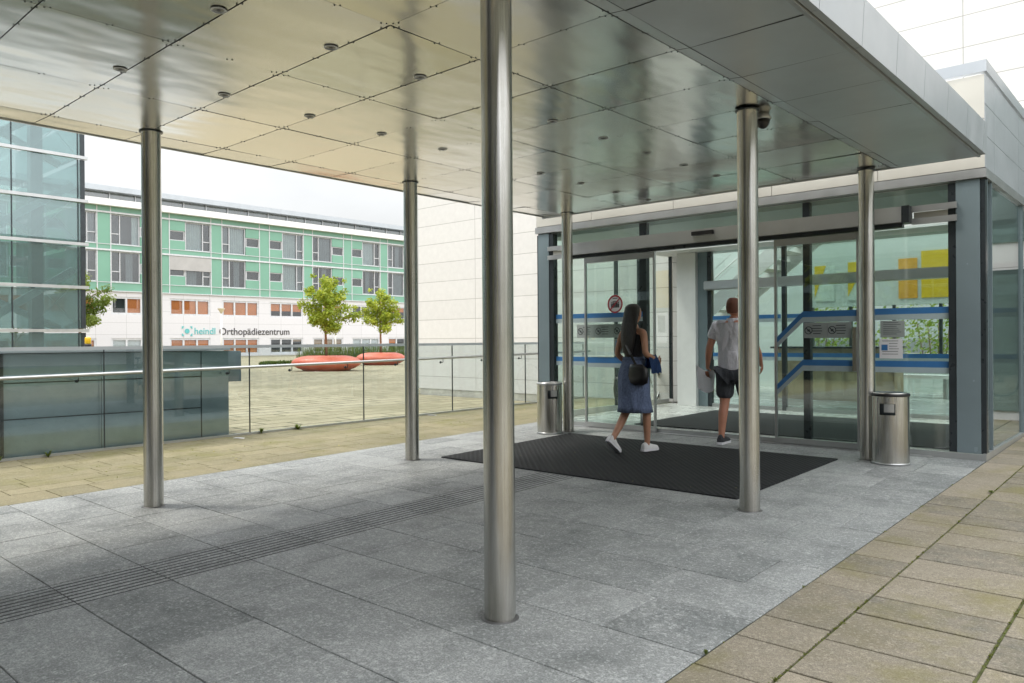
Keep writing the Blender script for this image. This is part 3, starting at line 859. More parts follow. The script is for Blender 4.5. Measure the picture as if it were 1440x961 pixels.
# inner wind-lobby doors
YI = 9.98
mb = MB(); mb.box(-4.60, -4.22, YI - 0.12, YI + 0.25, ZF, 2.962); mb.build('inner_pillar', M['white'], pv)
mb = MB(); mb.box(-4.215, -4.03, YI - 0.03, YI + 0.22, ZF, 2.962); mb.build('inner_jamb', M['alu_blue'], pv)
mb = MB(); mb.box(-4.03, 0.92, YI - 0.14, YI + 0.06, 2.26, 2.42); mb.build('inner_header', M['alu'], pv, bevel=0.005)
mb = MB(); mb.box(-4.03, -3.3, YI - 0.165, YI - 0.142, 2.275, 2.405); mb.build('inner_sensor', M['alu_pale'], pv)
build_each('inner_mullion', M['dark'], [(x - 0.035, x + 0.035, YI - 0.02, YI + 0.05, za, zb_) for x in (-3.99, -2.62, -1.30, -0.02, 0.88) for za, zb_ in ((ZF, 2.26), (2.42, 2.962))])
for xa, xb in ((-3.955, -2.655), (-2.585, -1.335), (-1.265, -0.055), (0.015, 0.845)):
    mb = MB(); mb.box(xa, xb, YI, YI + 0.01, ZF + 0.06, 2.26); p_ = mb.build('inner_pane', M['glass_green'], pv)
    mb = MB(); mb.box(xa, xb, YI - 0.012, YI + 0.022, ZF + 0.002, ZF + 0.058); mb.build('bottom_rail', M['alu'], p_)
    s = Pair()
    for zt in (1.79, 1.13): stripe(s, xa + 0.02, xb - 0.02, YI - 0.001, zt)
    put_stripes(s, p_)
    mb = MB(); mb.box(xa, xb, YI, YI + 0.01, 2.42, 2.962); mb.build('inner_transom', M['glass_green'], pv)
mb = MB(); mb.cyl((-3.2, 8.4, 2.90), (-3.2, 8.4, 2.966), 0.012, seg=8); mb.cyl((-3.2, 8.4, 2.885), (-3.2, 8.4, 2.90), 0.025, seg=10); mb.build('sprinkler', M['dark'], pv)

# mat inside the vestibule
mb = MB(); mb.hexa([(-3.55, 6.75, ZF - 0.018), (0.55, 6.75, ZF - 0.018), (0.55, 9.3, ZF), (-3.55, 9.3, ZF), (-3.55, 6.75, ZF - 0.008), (0.55, 6.75, ZF - 0.008), (0.55, 9.3, ZF + 0.006), (-3.55, 9.3, ZF + 0.006)])
tag(mb.build('floor_mat', simple('charcoal_carpet', (0.028, 0.03, 0.03), 0.95, var=0.25, scale=30)), 'charcoal carpet mat inside the vestibule behind the sliding doors', 'mat')

# ------------------------------------------------------------------ signs on the glass
def on_glass(y): return y - 0.0035
yl = on_glass(YF - 0.105 + 0.013)
sg = thing('prohibition_sign', 'round red ringed sign with crossed out group of people on the left door pane', 'sign', (-3.53, yl, 1.88))
mb = MB(); mb.cyl((-3.53, yl + 0.002, 1.88), (-3.53, yl, 1.88), 0.128, seg=36); mb.build('disc', M['paper'], sg)
mb = MB(); mb.ring((-3.53, yl - 0.0002, 1.88), (0, -1, 0), 0.128, 0.022, 36, 0.0015)
mb.beam((-3.615, yl - 0.0042, 1.795), (-3.445, yl - 0.0042, 1.965), 0.0015, 0.016, up=(0, 0, 1))
mb.build('red_ring', M['red'], sg)
mb = MB()
for dx, dz, sc in ((-0.055, 0, .8), (-0.028, 0.012, 1), (0.0, 0.016, 1), (0.028, 0.012, 1), (0.055, 0, .8)):
    mb.box(-3.53 + dx - 0.012, -3.53 + dx + 0.012, yl - 0.0012, yl - 0.0003, 1.83, 1.885 + dz); mb.cyl((-3.53 + dx, yl - 0.0003, 1.90 + dz), (-3.53 + dx, yl - 0.0012, 1.90 + dz), 0.0115 * sc, seg=12)
mb.box(-3.57, -3.49, yl - 0.0012, yl - 0.0003, 1.957, 1.966)
mb.build('people_pictogram', M['print'], sg)

def notice_band(label, x0, x1, z0, z1, y, icons, body):
    n_ = thing('notice_band', label, 'sign', ((x0 + x1) / 2, y, z0))
    mb = MB(); mb.box(x0, x1, y, y + 0.002, z0, z1); mb.build('film', M[body], n_)
    mbp, mbr = MB(), MB()
    W = (x1 - x0) / icons
    for i in range(icons):
        cx = x0 + W * i + W * 0.2; cz = (z0 + z1) / 2; R_ = (z1 - z0) * 0.26
        mbr.ring((cx, y - 0.0002, cz), (0, -1, 0), R_, R_ * 0.2, 20, 0.001)
        mbp.beam((cx - R_ * .55, y - 0.001, cz + R_ * .55), (cx + R_ * .55, y - 0.001, cz - R_ * .55), 0.001, R_ * 0.25)
        mbp.box(cx - R_ * .3, cx + R_ * .35, y - 0.0008, y - 0.0002, cz - R_ * .3, cz + R_ * .25)
        for k in range(4):
            zz = cz + (z1 - z0) * (0.27 - 0.17 * k); ww = W * random.uniform(0.28, 0.45)
            mbp.box(cx + W * 0.36 - ww / 2, cx + W * 0.36 + ww / 2, y - 0.0008, y - 0.0002, zz, zz + (z1 - z0) * 0.05)
        if i: mbp.box(x0 + W * i - 0.001, x0 + W * i + 0.001, y - 0.0008, y - 0.0002, z0 + .02, z1 - .02)
    mbr.build('pictogram_ring', M['print'], n_); mbp.build('print', M['print'], n_)
    return n_
notice_band('grey notice band with three pictograms between the blue stripes on the left door', -4.30, -3.33, 1.405, 1.60, YG - 0.004, 3, 'noticegrey')
notice_band('grey notice band with two pictograms between the blue stripes on the right leaf', -0.86, -0.32, 1.38, 1.56, yl, 2, 'noticegrey')
def poster(name, label, x0, x1, z0, z1, y, body, lines, patch):
    n_ = thing(name, label, 'sign', ((x0 + x1) / 2, y, z0))
    mb = MB(); mb.box(x0, x1, y, y + 0.002, z0, z1); mb.build('sheet', M[body], n_)
    if patch:
        mb = MB(); a, b, c, d = patch; mb.box(x0 + a, x0 + b, y - 0.0008, y - 0.0002, z0 + c, z0 + d); mb.build('blue_field', M['blue'], n_)
    mb = MB()
    for k in range(lines):
        zz = z1 - (z1 - z0) * (0.12 + 0.8 * k / lines); xx = x0 + (patch[1] + 0.015 if patch and zz - z0 < patch[3] + .01 and zz - z0 > patch[2] - .01 else (x1 - x0) * 0.12)
        if x1 - xx < 0.03: continue
        mb.box(xx, xx + (x1 - xx) * random.uniform(0.55, 0.9), y - 0.0008, y - 0.0002, zz, zz + 0.005)
    mb.build('print', M['print'], n_)
poster('info_sign', 'small sign with a blue field on the glass beside the woman', -3.64, -3.40, 1.18, 1.385, YG - 0.004, 'noticegrey', 2, (0.03, 0.21, 0.055, 0.18))
poster('paper_notice', 'pale printed notice on the right pane just under the upper blue stripe', -0.05, 0.20, 1.38, 1.565, YG - 0.004, 'noticegrey', 7, None)
poster('paper_notice', 'pale notice with a small blue square on the right pane, above the lower blue stripe', -0.06, 0.18, 1.145, 1.365, YG - 0.004, 'paper', 6, (0.02, 0.085, 0.09, 0.155))

# ------------------------------------------------------------------ white clad hall behind the pavilion
WY, WX0, WX1, WH = 10.3, -12.35, 34.0, 8.1
hb = thing('hall_building', 'large hall with white panel cladding behind the glass pavilion', 'building', (WX0, WY, 0))
mb = MB()
mb.box(WX0, -4.93, WY, WY + 0.35, 0.165, WH); mb.box(0.96, WX1, WY, WY + 0.35, 0.165, WH); mb.box(-4.93, 0.96, WY, WY + 0.35, 3.0, WH)
mb.box(WX0, WX0 + 0.35, WY + 0.35, WY + 24, 0.165, WH)
mb.build('cladding', M['wall'], hb)
mb = MB(); mb.box(WX0 + 0.03, -5.0, WY + 0.012, WY + 0.30, -0.3, 0.16); mb.box(1.03, WX1, WY + 0.03, WY + 0.30, -0.3, 0.16); mb.box(WX0 + 0.03, WX0 + 0.3, WY + 0.3, WY + 24, -0.3, 0.16)
mb.build('plinth', M['concrete'], hb)
mirror = glass('dark_green_strip_glass', (0.2, 0.25, 0.25), 0.12, (0.85, 1, 0.95), 4, (0.10, 0.14, 0.13), 1.0)
for x in range(0, 12):
    for za, zb_ in ((0.30, 2.35), (2.75, 5.0)):
        mb = MB(); mb.box(1.05 + x * 2.4, 3.40 + x * 2.4, WY - 0.03, WY - 0.005, za, zb_); mb.build('strip_window', mirror, hb)
mb = MB(); mb.box(WX0 - 0.03, WX0 + 0.0, WY + 0.0, WY + 0.03, 0.16, WH); mb.build('corner_trim', M['alu_pale'], hb)
mb = MB(); mb.box(WX0 - 0.05, WX1, WY - 0.03, WY + 0.4, WH + 0.002, WH + 0.16); mb.build('parapet_cap', M['alu'], hb)
# the lobby seen through the doors
LX0, LX1, LY1 = -10.5, 2.4, 16.0
mb = MB(); mb.box(LX0, LX1, WY + 0.36, LY1, -0.3, ZF + 0.001)
tag(mb.build('lobby_floor', mat_slab('grey_lobby_tile', (0.50, 0.52, 0.50), (0.58, 0.60, 0.58), (0.5, 0.5, 0.5), 0.2, (0.30, 0.31, 0.30), 0.25)), kind='structure')
mb = MB(); mb.box(LX0, -4.4, LY1, LY1 + 0.2, ZF, 5.0); mb.box(-4.4, -0.6, LY1, LY1 + 0.2, 2.12, 5.0); mb.box(-4.4, -0.6, LY1, LY1 + 0.2, ZF, 0.85); mb.box(-0.6, LX1, LY1, LY1 + 0.2, ZF, 5.0)
mb.box(LX1, LX1 + 0.2, WY + 0.36, LY1 + 0.2, ZF, 5.0); mb.box(LX0 - 0.2, LX0, WY + 0.36, LY1 + 0.2, ZF, 5.0)
mb.build('lobby_wall', simple('grey_green_lobby_paint', (0.66, 0.72, 0.69), 0.6, var=0.05, scale=0.6), hb)
mb = MB()
for x in (-4.4, -3.5, -2.55, -1.6, -0.66): mb.box(x, x + 0.06, LY1 - 0.03, LY1 + 0.06, 0.85, 2.12)
mb.box(-4.4, -0.6, LY1 - 0.035, LY1 + 0.06, 0.80, 0.85)
mb.build('lobby_window_frame', M['dark'], hb)
build_each('skylight_beam', M['white'], [(LX0, LX1, WY + 0.6 + k * 0.62, WY + 0.70 + k * 0.62, 4.6, 4.9) for k in range(9)], hb)
mb = MB(); mb.cyl((-6.0, 12.6, ZF), (-6.0, 12.6, 4.6), 0.22, seg=32); mb.build('round_column', M['paleblue'], hb)
# banners on the lobby wall
def banner(label, pts, col, y=LY1 - 0.02):
    b = MB(); b.face([(x, y, z) for x, z in pts]); 
    r = bmesh.ops.extrude_face_region(b.bm, geom=b.bm.faces[:]); bmesh.ops.translate(b.bm, verts=[v for v in r['geom'] if isinstance(v, bmesh.types.BMVert)], vec=(0, 0.012, 0))
    return b
yel = simple('yellow_banner_cloth', (0.80, 0.56, 0.03), 0.7); org = simple('orange_banner_cloth', (0.78, 0.40, 0.05), 0.7); mint = simple('pale_mint_banner_cloth', (0.72, 0.80, 0.74), 0.7)
for lab, (xa, xb), za, zb_, base, tri in (
    ('mint banner with a slim yellow wedge, leftmost on the lobby wall', (-4.30, -3.84), 2.26, 3.12, mint, 0.27),
    ('mint banner with a broad yellow wedge on the lobby wall', (-3.52, -3.10), 2.26, 3.16, mint, 0.42),
    ('narrow orange banner on the lobby wall', (-2.42, -2.03), 2.26, 3.16, org, 0),
    ('wide plain yellow banner on the lobby wall at the right', (-1.95, -0.86), 2.26, 3.30, yel, 0)):
    t_ = thing('wall_banner', lab, 'banner', ((xa + xb) / 2, LY1, za))
    banner('', [(xa, za), (xb, za), (xb, zb_), (xa, zb_)], base).build('cloth', base, t_)
    if tri: banner('', [(xa, zb_), (xa + tri, zb_), (xa, za + 0.1)], yel, LY1 - 0.034).build('wedge', yel, t_)
# staircase in the lobby
st = thing('staircase', 'white lobby staircase with thin rails seen through the inner doors', 'stairs', (-8.2, 13.6, ZF))
mb = MB()
xa, za, xb, zb_ = -8.3, ZF, -3.3, 4.0
for y in (13.0, 14.16):
    mb.hexa([(xa, y, za), (xa + 0.55, y, za), (xa + .55, y + 0.05, za), (xa, y + 0.05, za), (xb, y, zb_ - 0.0), (xb + 0.55, y, zb_), (xb + .55, y + 0.05, zb_), (xb, y + 0.05, zb_)])
mb.build('stringer', M['white'], st)
mb = MB(); N_ = 22
for i in range(N_):
    u = i / N_; x = xa + 0.2 + (xb - xa) * u; z = za + (zb_ - za) * u
    mb.box(x, x + 0.30, 13.052, 14.158, z + 0.10, z + 0.14)
mb.build('tread', M['concrete'], st)
mb = MB()
for y in (12.98, 14.22):
    mb.tube([(xa, y, za + 0.95), (xb, y, zb_ + 0.95)], 0.022, 8)
    for h in (0.3, 0.6): mb.tube([(xa + 0.1, y, za + h), (xb, y, zb_ + h)], 0.008, 6)
    for i in range(8):
        u = i / 7; x = xa + (xb - xa) * u; z = za + (zb_ - za) * u; mb.tube([(x, y, z), (x, y, z + 0.95)], 0.012, 6)
mb.build('handrail', M['white'], st)
# hanging seat-like furniture in the lobby
bn = thing('lobby_bench', 'pale bench with thin legs under the lobby window', 'bench', (-2.4, 14.4, ZF))
mb = MB(); mb.box(-3.9, -0.9, 14.1, 14.55, ZF + 0.40, ZF + 0.47); mb.build('seat', M['white'], bn, bevel=0.01)
for x in (-3.7, -2.4, -1.1):
    mb = MB(); mb.box(x - 0.03, x + 0.03, 14.15, 14.5, ZF, ZF + 0.40); mb.build('leg', M['alu'], bn)

# shrubs outside the lobby window
random.seed(52)
for i, (x, y, r, h, lab) in enumerate(((-6.6, 22.5, 1.9, 2.9, 'leafy shrub outside the lobby window, left one'), (-3.2, 23.0, 2.0, 2.6, 'leafy shrub outside the lobby window, middle one'), (-0.2, 22.0, 1.8, 3.0, 'leafy shrub outside the lobby window, right one'))):
    t_ = thing('garden_shrub', lab, 'shrub', (x, y, -0.35), 'shrubs outside the lobby window')
    mb = MB(); tn = []
    for _ in range(2200):
        d = Vector((random.gauss(0, 1), random.gauss(0, 1), random.gauss(0, 1))).normalized() * random.random() ** 0.4
        p_ = Vector((x + d.x * r, y + d.y * r * .7, h * 0.5 + d.z * h * 0.62)); s_ = random.uniform(0.035, 0.075)
        n_ = Vector((random.gauss(0, 1), random.gauss(0, 1), random.gauss(0.4, 1))).normalized(); a_ = n_.orthogonal().normalized() * s_; b_ = n_.cross(a_.normalized()) * s_ * .6
        mb.face([p_ - a_, p_ - b_, p_ + a_, p_ + b_]); tn.append(random.random())
    o = mb.build('foliage', mat_leaf('shrub_leaf', (0.10, 0.16, 0.02), (0.32, 0.36, 0.05)) if i == 0 else bpy.data.materials['shrub_leaf'], t_, normals=False); set_tint(o, tn)
    mb = MB()
    for k in range(5): mb.tube([(x + k * .1 - .2, y, -0.36), (x + (k - 2) * .3, y + .1, h * .7)], 0.02, 6)
    mb.build('stem', simple('shrub_bark', (0.16, 0.11, 0.07), 0.9), t_)

mb = MB(); mb.box(-14, 6, 16.5, 34, -0.34, -0.02)
tag(mb.build('lawn', simple('lawn_green', (0.14, 0.19, 0.04), 0.95, var=0.4, scale=5, bump=0.4)), kind='structure')

# lobby furniture seen through the panes
rd = thing('reception_desk', 'long pale reception desk with a dark top inside the lobby', 'desk', (-3.0, 13.0, ZF))
mb = MB(); mb.box(-3.9, -1.6, 12.6, 13.2, ZF, ZF + 1.02); mb.build('counter', simple('pale_oak', (0.50, 0.38, 0.24), 0.5, var=0.2, scale=4), rd, bevel=0.01)
mb = MB(); mb.box(-3.96, -1.54, 12.54, 13.26, ZF + 1.022, ZF + 1.06); mb.build('counter_top', M['dark'], rd)

# ------------------------------------------------------------------ glass railing along the ramp
rl = thing('glass_railing', 'long glass balustrade with a steel handrail between the ramp and the plaza', 'railing', tuple(rail_pt(0.99, 0, gz(0.99))))
RY = [-6.5, -4.66, -2.78, -0.90, 0.99, 2.90, 4.80, 6.62, 8.42, 10.10]
TOPZ = 1.315
def along(mb, y0, y1, off0, off1, za0, za1, zb0, zb1):
    P = lambda y, off, z: tuple(rail_pt(y, off, z))
    mb.hexa([P(y0, off0, za0), P(y1, off0, za1), P(y1, off1, za1), P(y0, off1, za0), P(y0, off0, zb0), P(y1, off0, zb1), P(y1, off1, zb1), P(y0, off1, zb0)])
for ya, yb in zip(RY, RY[1:]):
    mb = MB(); along(mb, ya + .006, yb - .006, -0.006, 0.006, gz(ya) + .03, gz(yb) + .03, TOPZ - .02, TOPZ - .02); mb.build('glass_pane', M['glass_rail'], rl)
for y in RY:
    mb = MB(); along(mb, y - .0055, y + .0055, -0.010, 0.010, gz(y) + .0, gz(y) + .0, TOPZ - .02, TOPZ - .02); mb.build('post', M['dark'], rl)
mb = MB(); along(mb, RY[0], RY[-1] + .02, -0.020, 0.020, gz(RY[0]) - .02, gz(RY[-1]) - .02, gz(RY[0]) + .03, gz(RY[-1]) + .03); mb.build('base_channel', M['alu'], rl)
mb = MB(); along(mb, RY[0], RY[-1] + .02, -0.022, 0.022, TOPZ - .02, TOPZ - .02, TOPZ + .022, TOPZ + .022); mb.build('top_rail', M['alu_pale'], rl, bevel=0.006)
HH = 0.975
mb = MB(); mb.tube([rail_pt(y, -0.085, gz(y) + HH) for y in (RY[0], 0, 5, RY[-1] + 0.12)], 0.021, 14); mb.build('handrail', M['alu'], rl)
y = -3.1
while y < 10:
    z = gz(y) + HH
    mb = MB(); mb.tube([rail_pt(y, -0.085, z - .015), rail_pt(y, -0.085, z - .065), rail_pt(y, -0.075, z - .078), rail_pt(y, -0.01, z - .078)], 0.006, 8)
    mb.cyl(rail_pt(y, -0.016, z - .078), rail_pt(y, -0.006, z - .078), 0.02, seg=14)
    mb.build('bracket', M['dark'], rl); y += 0.945

# ------------------------------------------------------------------ dark glass clad enclosure behind the railing
en = thing('glass_enclosure', 'low dark glass clad enclosure behind the railing at the left', 'enclosure', tuple(rail_pt(1, 1.0, 0)))
def enc(mb, y0, y1, o0, o1, z0, z1): along(mb, y0, y1, o0, o1, z0, z0, z1, z1)
jo = [-0.3, 0.470, 0.905, 1.262]
ysp = [-9, -6.4, -4.0, -1.95, -0.10, 0.99, 2.25]
for k, (ya, yb) in enumerate(zip(ysp, ysp[1:])):
    mb = MB()
    for za, zb_ in zip(jo, jo[1:]): enc(mb, ya + .003, yb - .003, 0.118, 0.135, za + .007, zb_ - .007)
    mb.build('glass_cladding', M['glass_dark'], en)
mb = MB(); enc(mb, 2.262, 2.64, 0.112, 0.132, -0.3, 1.258); mb.build('corner_cladding', M['glass_dark'], en)
mb = MB(); enc(mb, -9, 2.63, 0.136, 2.4, -0.3, 1.255); mb.build('core', M['dark'], en)
mb = MB(); enc(mb, -9, 2.66, 0.09, 2.42, 1.264, 1.318); mb.build('coping', M['alu_pale'], en)
mb = MB(); enc(mb, -0.115, -0.075, 0.060, 0.117, -0.2, 1.262); mb.build('corner_post', M['dark'], en)
mb = MB(); enc(mb, 2.66, 2.95, 0.40, 0.62, 0.80, 1.25); mb.build('meter_box', M['alu_blue'], en, bevel=0.008)
p = rail_pt(0.86, 0.2, 1.318)
bc = thing('warning_beacon', 'small yellow warning lamp on the coping of the dark enclosure', 'lamp', tuple(p))
mb = MB(); mb.lathe(p, [(0.04, 0), (0.042, 0.045), (0.034, 0.05)], 20); mb.build('base', M['black'], bc)
mb = MB(); mb.lathe(p, [(0.034, 0.051), (0.037, 0.06), (0.037, 0.125), (0.028, 0.138), (0.0, 0.142)], 20); mb.build('dome', simple('yellow_plastic', (0.75, 0.46, 0.02), 0.25), bc)

# ------------------------------------------------------------------ glass stair tower
TX, TY = -32.0, 9.1
tw = thing('glass_tower', 'glass stair tower with pale horizontal bands at the left edge', 'building', (TX, TY, 0))
zbands = [0.1 + 1.8 * k for k in range(15)]
ycols = [-12, -9.6, -7.2, -4.8, -2.4, 0.0, 2.0, 4.1, 6.47, 8.86]
for za, zb_ in zip(zbands, zbands[1:]):
    mb = MB()
    for ya, yb in zip(ycols, ycols[1:] + []): mb.box(TX, TX + 0.02, ya + .02, yb - .02, za + .09, zb_ - .09)
    mb.box(TX, TX + 0.02, 8.90, TY - 0.12, za + .09, zb_ - .09)
    mb.box(TX - 9, TX - 0.2, TY - 0.03, TY - 0.01, za + .09, zb_ - .09)
    mb.build('glass_storey', M['tower_glass'] if 'tower_glass' in M else M['glass_green'], tw)
for z in zbands:
    mb = MB(); mb.box(TX - 0.02, TX + 0.16, -12, TY + 0.12, z - 0.062, z + 0.062); mb.build('band', M['alu'], tw)
mb = MB()
for z0, z1 in zip(zbands, zbands[1:]):
    for y in ycols: mb.box(TX - 0.03, TX + 0.05, y - 0.018, y + 0.018, z0 + .086, z1 - .086)
    mb.box(TX - 0.15, TX + 0.06, TY - 0.14, TY + 0.02, z0 + .086, z1 - .086)
mb.build('mullion', M['dark'], tw)
mb = MB()
for y in (7.68, 5.9, 1.8, -3): mb.box(TX - 1.6, TX - 1.15, y - 0.2, y + 0.24, 0, 25)
mb.build('steel_column', M['alu_blue'], tw)
mb = MB()
for k in range(7):
    z = 1.4 + 3.6 * k
    mb.beam((TX - 1.0, 4.6, z), (TX - 1.0, 9.0, z + 3.1), 0.18, 0.30); mb.beam((TX - 2.6, 9.0, z + 0.6), (TX - 2.6, 3.6, z + 3.2), 0.18, 0.26)
    mb.box(TX - 2.8, TX - 0.9, 4.0, 5.6, z - .1, z + .1)
mb.build('stair_flight', simple('stair_grey', (0.62, 0.68, 0.69), 0.5), tw)
mb = MB()
for k in range(7):
    z = 2.2 + 3.6 * k
    mb.tube([(TX - .5, 7.4, z), (TX - .5, 8.9, z + 1.7)], 0.012, 5); mb.tube([(TX - .5, 8.9, z), (TX - .5, 7.4, z + 1.7)], 0.012, 5)
mb.build('brace_rod', M['alu'], tw)
mb = MB(); mb.box(TX - 9, TX, -12, TY, 25.4, 25.8); mb.build('roof', M['alu_pale'], tw)
mb = MB(); mb.box(TX - 9, TX - 8.8, -12, TY - .2, 0, 25.4); mb.build('rear_glass', M['glass_green'], tw)
ip = thing('indoor_plant', 'spiky potted plant behind the lowest tower glass', 'plant', (TX - 1.2, 6.9, 0.1))
mb = MB(); mb.lathe((TX - 1.2, 6.9, 0.1), [(0.22, 0), (0.28, 0.45), (0.25, 0.45), (0.24, 0.4), (0, 0.4)], 20); mb.build('pot', M['offwhite'], ip)
mb = MB(); random.seed(8)
for i in range(46):
    a = random.uniform(0, 6.28); L = random.uniform(0.5, 0.95); up = random.uniform(0.2, 1.3); c = Vector((TX - 1.2, 6.9, 0.9 + random.uniform(0, 0.9)))
    d = Vector((math.cos(a), math.sin(a), up)).normalized(); s_ = d.cross(Vector((0, 0, 1))).normalized() * 0.03
    m_ = c + d * L * 0.6; e_ = c + d * L + Vector((0, 0, -0.15 * L))
    mb.face([c - s_ * .6, c + s_ * .6, m_ + s_, m_ - s_]); mb.face([m_ - s_, m_ + s_, e_])
o = mb.build('foliage', mat_leaf('house_plant_leaf', (0.03, 0.07, 0.02), (0.07, 0.13, 0.04)), ip, normals=False); set_tint(o)
mb = MB(); mb.tube([(TX - 1.2, 6.9, 0.45), (TX - 1.22, 6.88, 1.8)], 0.025, 8); mb.build('stem', simple('plant_bark', (0.15, 0.11, 0.07), 0.9), ip)

# ------------------------------------------------------------------ green clinic building
GXF = -68.0
gb = thing('clinic_building', 'long clinic building with green panel upper floors over a white base', 'building', (GXF, 30, 0))
green = k_ = NT('green_glass_panel')
at = k_.coords((0.03, 0.196, 0.303)); nz_ = k_.noise(k_.coords(), 0.35, 3)
k_.bsdf(Base_Color=k_.mix(nz_, (0.175, 0.355, 0.265), (0.20, 0.40, 0.30)), Roughness=0.22)
M['green'] = k_.m
gy0, gy1 = 23.6 - 5.12 * 6, 23.6 + 5.12 * 10
bays = [23.6 + 5.12 * k for k in range(-6, 10)]
rows_ = [(6.74, 9.45), (10.05, 12.72)]
mb = MB(); W0, W1 = GXF - 0.22, GXF
for za, zb_ in ((5.98, 6.74), (9.45, 10.05), (12.72, 13.32)): mb.box(W0, W1, gy0, gy1, za, zb_)
trim = MB()
room = MB()
for k, y0 in enumerate(bays):
    y1 = y0 + 4.0
    flip = (k - 6) % 2 == 1
    for za, zb_ in rows_:
        mb.box(W0, W1, y1, y0 + 5.12, za, zb_)
        S = (y0 + 2.52, y1) if not flip else (y0, y0 + 1.48)
        mb.box(W0, W1, S[0], S[1], za, za + 0.82); mb.box(W0, W1, S[0], S[1], za + 1.76, zb_)
    for yy_ in (y0, y1): trim.box(W1 + .002, W1 + 0.045, yy_ - 0.04, yy_ + 0.04, 5.98, 13.32)
for z in (9.52, 12.80): trim.box(W1 + .048, W1 + 0.10, gy0, gy1, z - 0.075, z + 0.075)
for z in (6.70, 10.02): trim.box(W1 + .048, W1 + 0.07, gy0, gy1, z - 0.025, z + 0.025)
trim.box(W1 + .002, W1 + 0.14, gy0, gy1, 5.90, 5.975)
mb.build('green_cladding', M['green'], gb); trim.build('cladding_rail', simple('window_frame_white', (0.60, 0.61, 0.63)), gb)
mb = MB(); mb.box(GXF - 9, GXF - 0.75, gy0, gy1, 0.05, 13.2); mb.build('dark_interior', simple('dim_room', (0.035, 0.04, 0.042), 0.9, var=0.5, scale=0.4), gb)  # shade of the unlit rooms put into a near-black box colour
curt = simple('pale_curtain_cloth', (0.34, 0.39, 0.38), 0.9, var=0.1, scale=2)
curt2 = simple('grey_curtain_cloth', (0.15, 0.17, 0.175), 0.9, var=0.1, scale=2)
orange = simple('orange_blind', (0.78, 0.21, 0.025), 0.8, var=0.12, scale=0.7)
brown = simple('sand_blind', (0.50, 0.33, 0.21), 0.8, var=0.12, scale=0.7)
shut = simple('grey_shutter', (0.42, 0.41, 0.40), 0.6, var=0.08, scale=1)
random.seed(17)
def framed(name, y0, y1, z0, z1, splits_y=(), splits=(), t=0.07, x=None):
    """frame with its panes; splits = (ya, yb, z) horizontal bars"""
    X = GXF - 0.09 if x is None else x
    fr = MB(); x0, x1 = X - 0.12, X + 0.035
    fr.box(x0, x1, y0, y1, z0, z0 + t); fr.box(x0, x1, y0, y1, z1 - t, z1)
    edges = [y0] + list(splits_y) + [y1]
    for q in edges:
        a, b = (q, q + t) if q == y0 else ((q - t, q) if q == y1 else (q - t / 2, q + t / 2))
        fr.box(x0, x1, a, b, z0 + t, z1 - t)
    for ya, yb, z in splits: fr.box(x0, x1, ya + t / 2 + .001, yb - t / 2 - .001, z - t / 2, z + t / 2)
    w = fr.build(name, simple('window_frame_white', (0.60, 0.61, 0.63), 0.5, var=0.05), gb)
    pn = MB(); pn.box(X - 0.075, X - 0.065, y0 + t, y1 - t, z0 + t, z1 - t); pn.build('pane', M['window'], w)
    return w
def curtain(parent, y0, y1, z0, z1, mat, amp=0.05, taper=0.0):
    mb = MB(); n = max(6, int((y1 - y0) / 0.06)); P = None
    for i in range(n + 1):
        u = i / n; xx = GXF - 0.30 + amp * math.sin(i * 1.7 + random.uniform(-.3, .3))
        a = mb.bm.verts.new((xx, y0 + (y1 - y0) * (u if not taper else u * (1 - taper)), z0)); b = mb.bm.verts.new((xx, y0 + (y1 - y0) * u, z1))
        if P: mb.bm.faces.new((P[0], a, b, P[1]))
        P = (a, b)
    mb.build('curtain', mat, parent, smooth=True)
for k, y0 in enumerate(bays):
    flip = (k - 6) % 2 == 1
    f = lambda a, b: (y0 + a, y0 + b) if not flip else (y0 + 4.0 - b, y0 + 4.0 - a)
    for r, (za, zb_) in enumerate(rows_):
        a, b = f(0.02, 2.48); c = f(0.78, 0.78)[0]
        n0, n1 = f(0.02, 0.78)
        closed = (k == 7 and r == 0)
        w = framed('window', a, b, za, zb_ - 0.02, (c,), ((n0, n1, za + 0.92),))
        b0, b1 = f(0.84, 2.42)
        u = random.random()
        if k == 6 and r == 1: curtain(w, b1 - 0.55, b1, za + .05, zb_ - .05, curt, taper=-0.2)
        elif u < 0.62: curtain(w, b0, b1, za + .05, zb_ - .05, random.choice((curt, curt, curt2)))
        elif u < 0.85: curtain(w, b0 + random.choice((0, 0.5)), b1 - 0.45, za + .05, zb_ - .05, curt2)
        if random.random() < 0.5 and not (k in (6, 7) and r == 1): curtain(w, n0 + .03, n1 - .03, za + .05, zb_ - .05, curt2)
        a, b = f(2.55, 3.98)
        framed('small_window', a, b, za + 0.83, za + 1.75)
        if closed:
            mb = MB(); mb.box(GXF + 0.036, GXF + 0.06, y0 + 0.02, y0 + 3.98, zb_ - 1.32, zb_ - 0.03); mb.build('roller_shutter', shut, gb)
